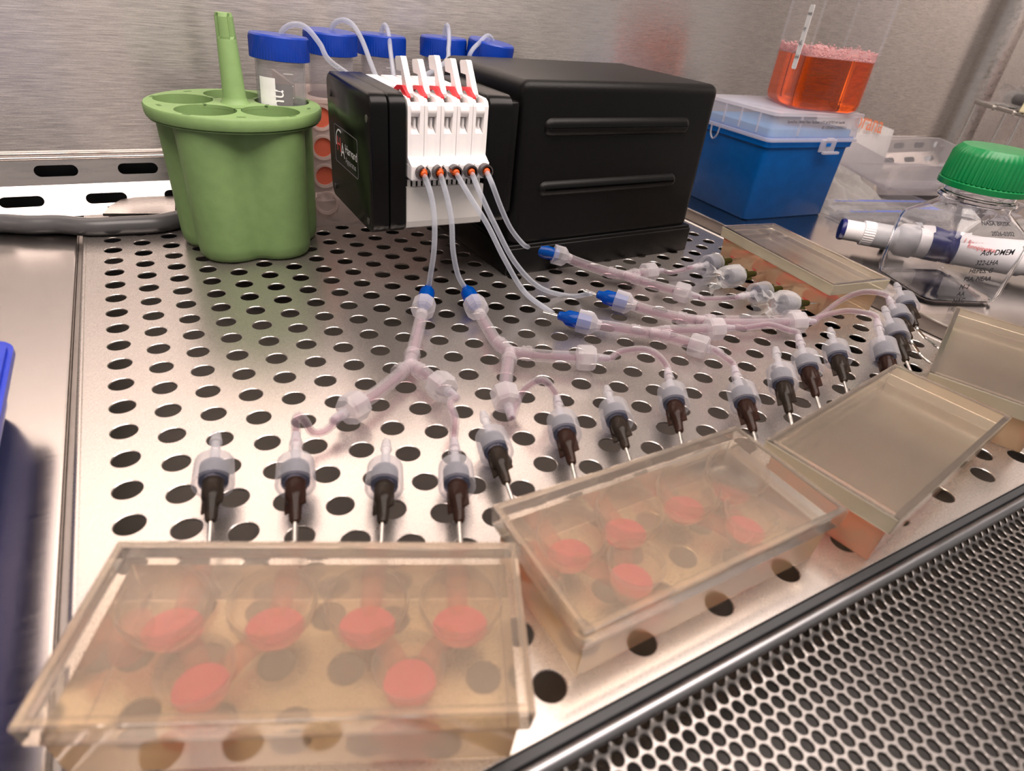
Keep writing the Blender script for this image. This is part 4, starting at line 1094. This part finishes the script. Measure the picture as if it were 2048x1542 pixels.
def tray_box(w, d, h, th=0.12, taper=0.25, r=0.3):
    """open clear moulded tray, opening up"""
    o = rprism([(rrect(-w / 2 + taper, w / 2 - taper, -d / 2 + taper, d / 2 - taper, r), 0.0), (rrect(-w / 2, w / 2, -d / 2, d / 2, r), h), (rrect(-w / 2 - .15, w / 2 + .15, -d / 2 - .15, d / 2 + .15, r), h + 0.03)])
    V, Fc = o; Fc = Fc[:-1]
    return V, Fc
lb = thing('plastic_tray', 'clear plastic moulded tray tilted behind the green cap', 'tray', M=Matrix.Translation((45.2, 13.4, 0.85)) @ Matrix.Rotation(r_(-12), 4, 'Z') @ Matrix.Rotation(r_(7), 4, 'X'))
obj('tray_shell', tray_box(8.6, 5.2, 1.7), M_LID, lb, smooth=45)
obj('tray_panel', plate(rrect(-3.9, 3.9, -2.2, 2.2, 0.3), [rrect(-3.75, 3.75, -2.05, 2.05, 0.3)], 0.03, 0.10), M_FROST, lb)
for g_ in (box(-0.6, 1.6, -2.72, -2.60, 0.5, 0.62), box(-0.2, 1.6, -2.75, -2.62, 0.85, 0.97), box(2.0, 2.6, -2.75, -2.6, 0.2, 1.4)): obj('tray_rib', g_, M_FROST, lb)
lb2 = thing('plastic_tray', 'clear shallow plastic tray lying flat in front of the tilted one', 'tray', M=Matrix.Translation((44.2, 10.0, 0.0)) @ Matrix.Rotation(r_(-12), 4, 'Z'))
obj('tray_shell', tray_box(7.0, 5.0, 0.8), M_LID, lb2, smooth=45)
obj('tab', box(0.6, 2.4, -3.2, -2.5, 0.3, 0.45, 0.05), M_FROST, lb2)
for k, (cx, cy, lab) in enumerate(((37.6, 8.3, 'clear ribbed pipette pack with blue print, nearer the white pipette'), (38.6, 10.0, 'clear ribbed pipette pack with blue print, against the clear lids'))):
    t = thing('pipette_pack', lab, 'package', M=Matrix.Translation((cx, cy, 0.0)) @ Matrix.Rotation(r_(-13), 4, 'Z'), group='clear packs with blue scales')
    prof = [(-0.85, 0.0), (-0.75, 0.32), (-0.25, 0.42), (-0.15, 0.62), (0.35, 0.62), (0.45, 0.42), (0.75, 0.32), (0.85, 0.0)]
    g = prism(prof, 'x', -4.7, 4.7)
    obj('blister', g, M_CLEAR, t)
    obj('blue_scale', join(box(-4.2, -2.6, -0.10, 0.02, 0.622, 0.628), *[box(-3.9 + 0.45 * q, -3.86 + 0.45 * q, -0.1, 0.3, 0.622, 0.628) for q in range(14)]), M_BLUEINK, t)
    obj('blue_strip', box(-2.4, 2.5, -0.05, 0.2, 0.621, 0.626), M_BLUEINK, t)
    obj('seal_edge', join(box(-4.75, -4.6, -0.95, 0.95, 0.0, 0.05), box(-4.75, 4.75, -0.98, -0.86, 0.0, 0.04)), M_CLEAR, t)

# ================================================================== WIRE RACK AT THE FAR RIGHT
WZ = 5.2
q0 = Vector((52.75, 15.0, 0)); 
q1 = at(2047, 231, WZ)
wr = thing('wire_rack', 'chrome wire rack in the far corner of the cabinet', 'rack', (q0.x, q0.y, 0))
MI = Matrix.Translation((-q0.x, -q0.y, 0))
ux = Vector((q1.x - q0.x, q1.y - q0.y, 0)); wl = ux.length; ux.normalize(); uy = Vector((-ux.y, ux.x, 0))
def wp(a, b, z): return Vector((q0.x, q0.y, 0)) + ux * a + uy * b + Vector((0, 0, z))
def rod(a, b, r=0.11): return tf(sweep([a, b], r, 10, raw=True), MI)
for a_, b_ in ((0, 0), (wl * 2, 0), (0, 2.2), (wl * 2, 2.2)):
    obj('post', rod(wp(a_, b_, 0), wp(a_, b_, WZ + (0.1))), M_NEEDLE, wr, smooth=True)
obj('inner_post', rod(wp(wl * 0.97, 0, 0), wp(wl * 0.97, 0, WZ)), M_NEEDLE, wr, smooth=True)
for b_ in (0, 2.2):
    obj('rail', rod(wp(-0.05, b_, WZ), wp(wl * 2, b_, WZ), 0.14), M_NEEDLE, wr, smooth=True)
for k in range(9):
    obj('cross_wire', rod(wp(wl * 2 * k / 8, -0.05, WZ + 0.05), wp(wl * 2 * k / 8, 2.25, WZ + 0.05), 0.07), M_NEEDLE, wr, smooth=True)
for k in range(1, 4):
    obj('rail_clip', tf(tf(lathe([(0.2, 0), (0.24, 0.1), (0.2, 0.22)], 12), align_z(wp(wl * k * 0.42, 0, WZ), ux)), MI), M_NEEDLE, wr, smooth=True)
# syringe and cream holder on the rack
s0 = wp(wl * 0.25, 1.2, WZ + 0.62)
sy = thing('syringe', 'small clear syringe with dark contents lying on the wire rack', 'syringe', M=align_z(s0, ux))
obj('barrel', lathe([(0.10, -0.6), (0.10, -0.1), (0.42, 0.0), (0.45, 0.2), (0.45, 3.2)], 20), M_FILM, sy, smooth=40)
obj('dark_contents', lathe([(0.2, 0.7), (0.34, 0.8), (0.34, 2.6), (0.3, 2.7)], 16), M_DARKGREY, sy, smooth=40)
obj('wrapper', tf(crumple(4.4, 1.6, 0.5, 2.2, 20, 10), Matrix.Translation((-0.5, 0, 1.5)) @ Matrix.Rotation(PI / 2, 4, 'Y')), M_FILM, sy, smooth=60)
c0 = wp(wl * 0.95, 1.0, WZ + 0.12)
ch = thing('cream_holder', 'cream plastic holder standing on the wire rack', 'holder', (c0.x, c0.y, c0.z))
obj('holder_body', frustum(1.1, 0.7, 0.95, 0.6, 0.0, 2.1, 0.08), M_YELLOW, ch)
obj('holder_lip', box(-1.15, 0.9, -0.72, 0.72, 1.9, 2.6, 0.1), M_YELLOW, ch, smooth=40)

# ================================================================== LEFT: BLUE TUB, HOSE, STEEL TAB
bt = thing('blue_tub', 'cobalt blue plastic tub at the left picture edge', 'tub', (-4.9, -0.6, 0))
ring_o = rrect(-3.0, 3.25, -5.2, 5.75, 0.55, 6)
def insetr(d): return rrect(-3.0 + d, 3.25 - d, -5.2 + d, 5.75 - d, max(0.1, 0.55 - d * 0.5), 6)
HT = 1.5
wallo = rprism([(insetr(0.55), 0.0), (insetr(0.42), 0.3), (insetr(0.22), HT - 0.12)])
obj('tub_wall', (wallo[0], wallo[1][:-1]), M_BLUERACK, bt, smooth=50)
obj('tub_rim', join(plate(insetr(0.0), [insetr(0.42)], HT - 0.14, HT), plate(insetr(0.10), [insetr(0.28)], HT, HT + 0.07)), M_BLUERACK, bt, smooth=40)
obj('tub_floor', rprism([(insetr(0.6), 0.25), (insetr(0.6), 0.35)]), M_BLUERACK, bt)
hp_ = [at(-60, 452, .30), at(0, 447, .30), at(60, 450, .30), at(120, 449, .32), at(180, 454, .30), at(250, 451, .32), at(310, 448, .32), at(352, 440, .34), at(400, 430, .34)]
line_thing('grey_hose', 'dark grey flattened hose running along the rear of the tray', 'hose', hp_, 0.33, M_HOSE, n=16)
tbp = [at(205, 427, .5), at(222, 410, .5), at(242, 399, .5), at(270, 394, .5), at(350, 391, .5), at(350, 427, .5)]
cx_ = sum((p for p in tbp), Vector()) / len(tbp)
tag(obj('steel_tab', join(prism([(p.x - cx_.x, p.y - cx_.y) for p in tbp], 'z', 0.40, 0.50), box(-1.0, 1.0, -0.6, 0.2, 0.0, 0.41)), M_GRILLE, loc=(cx_.x, cx_.y, 0)), 'curved steel tab behind the grey hose beside the green insert', 'tab')
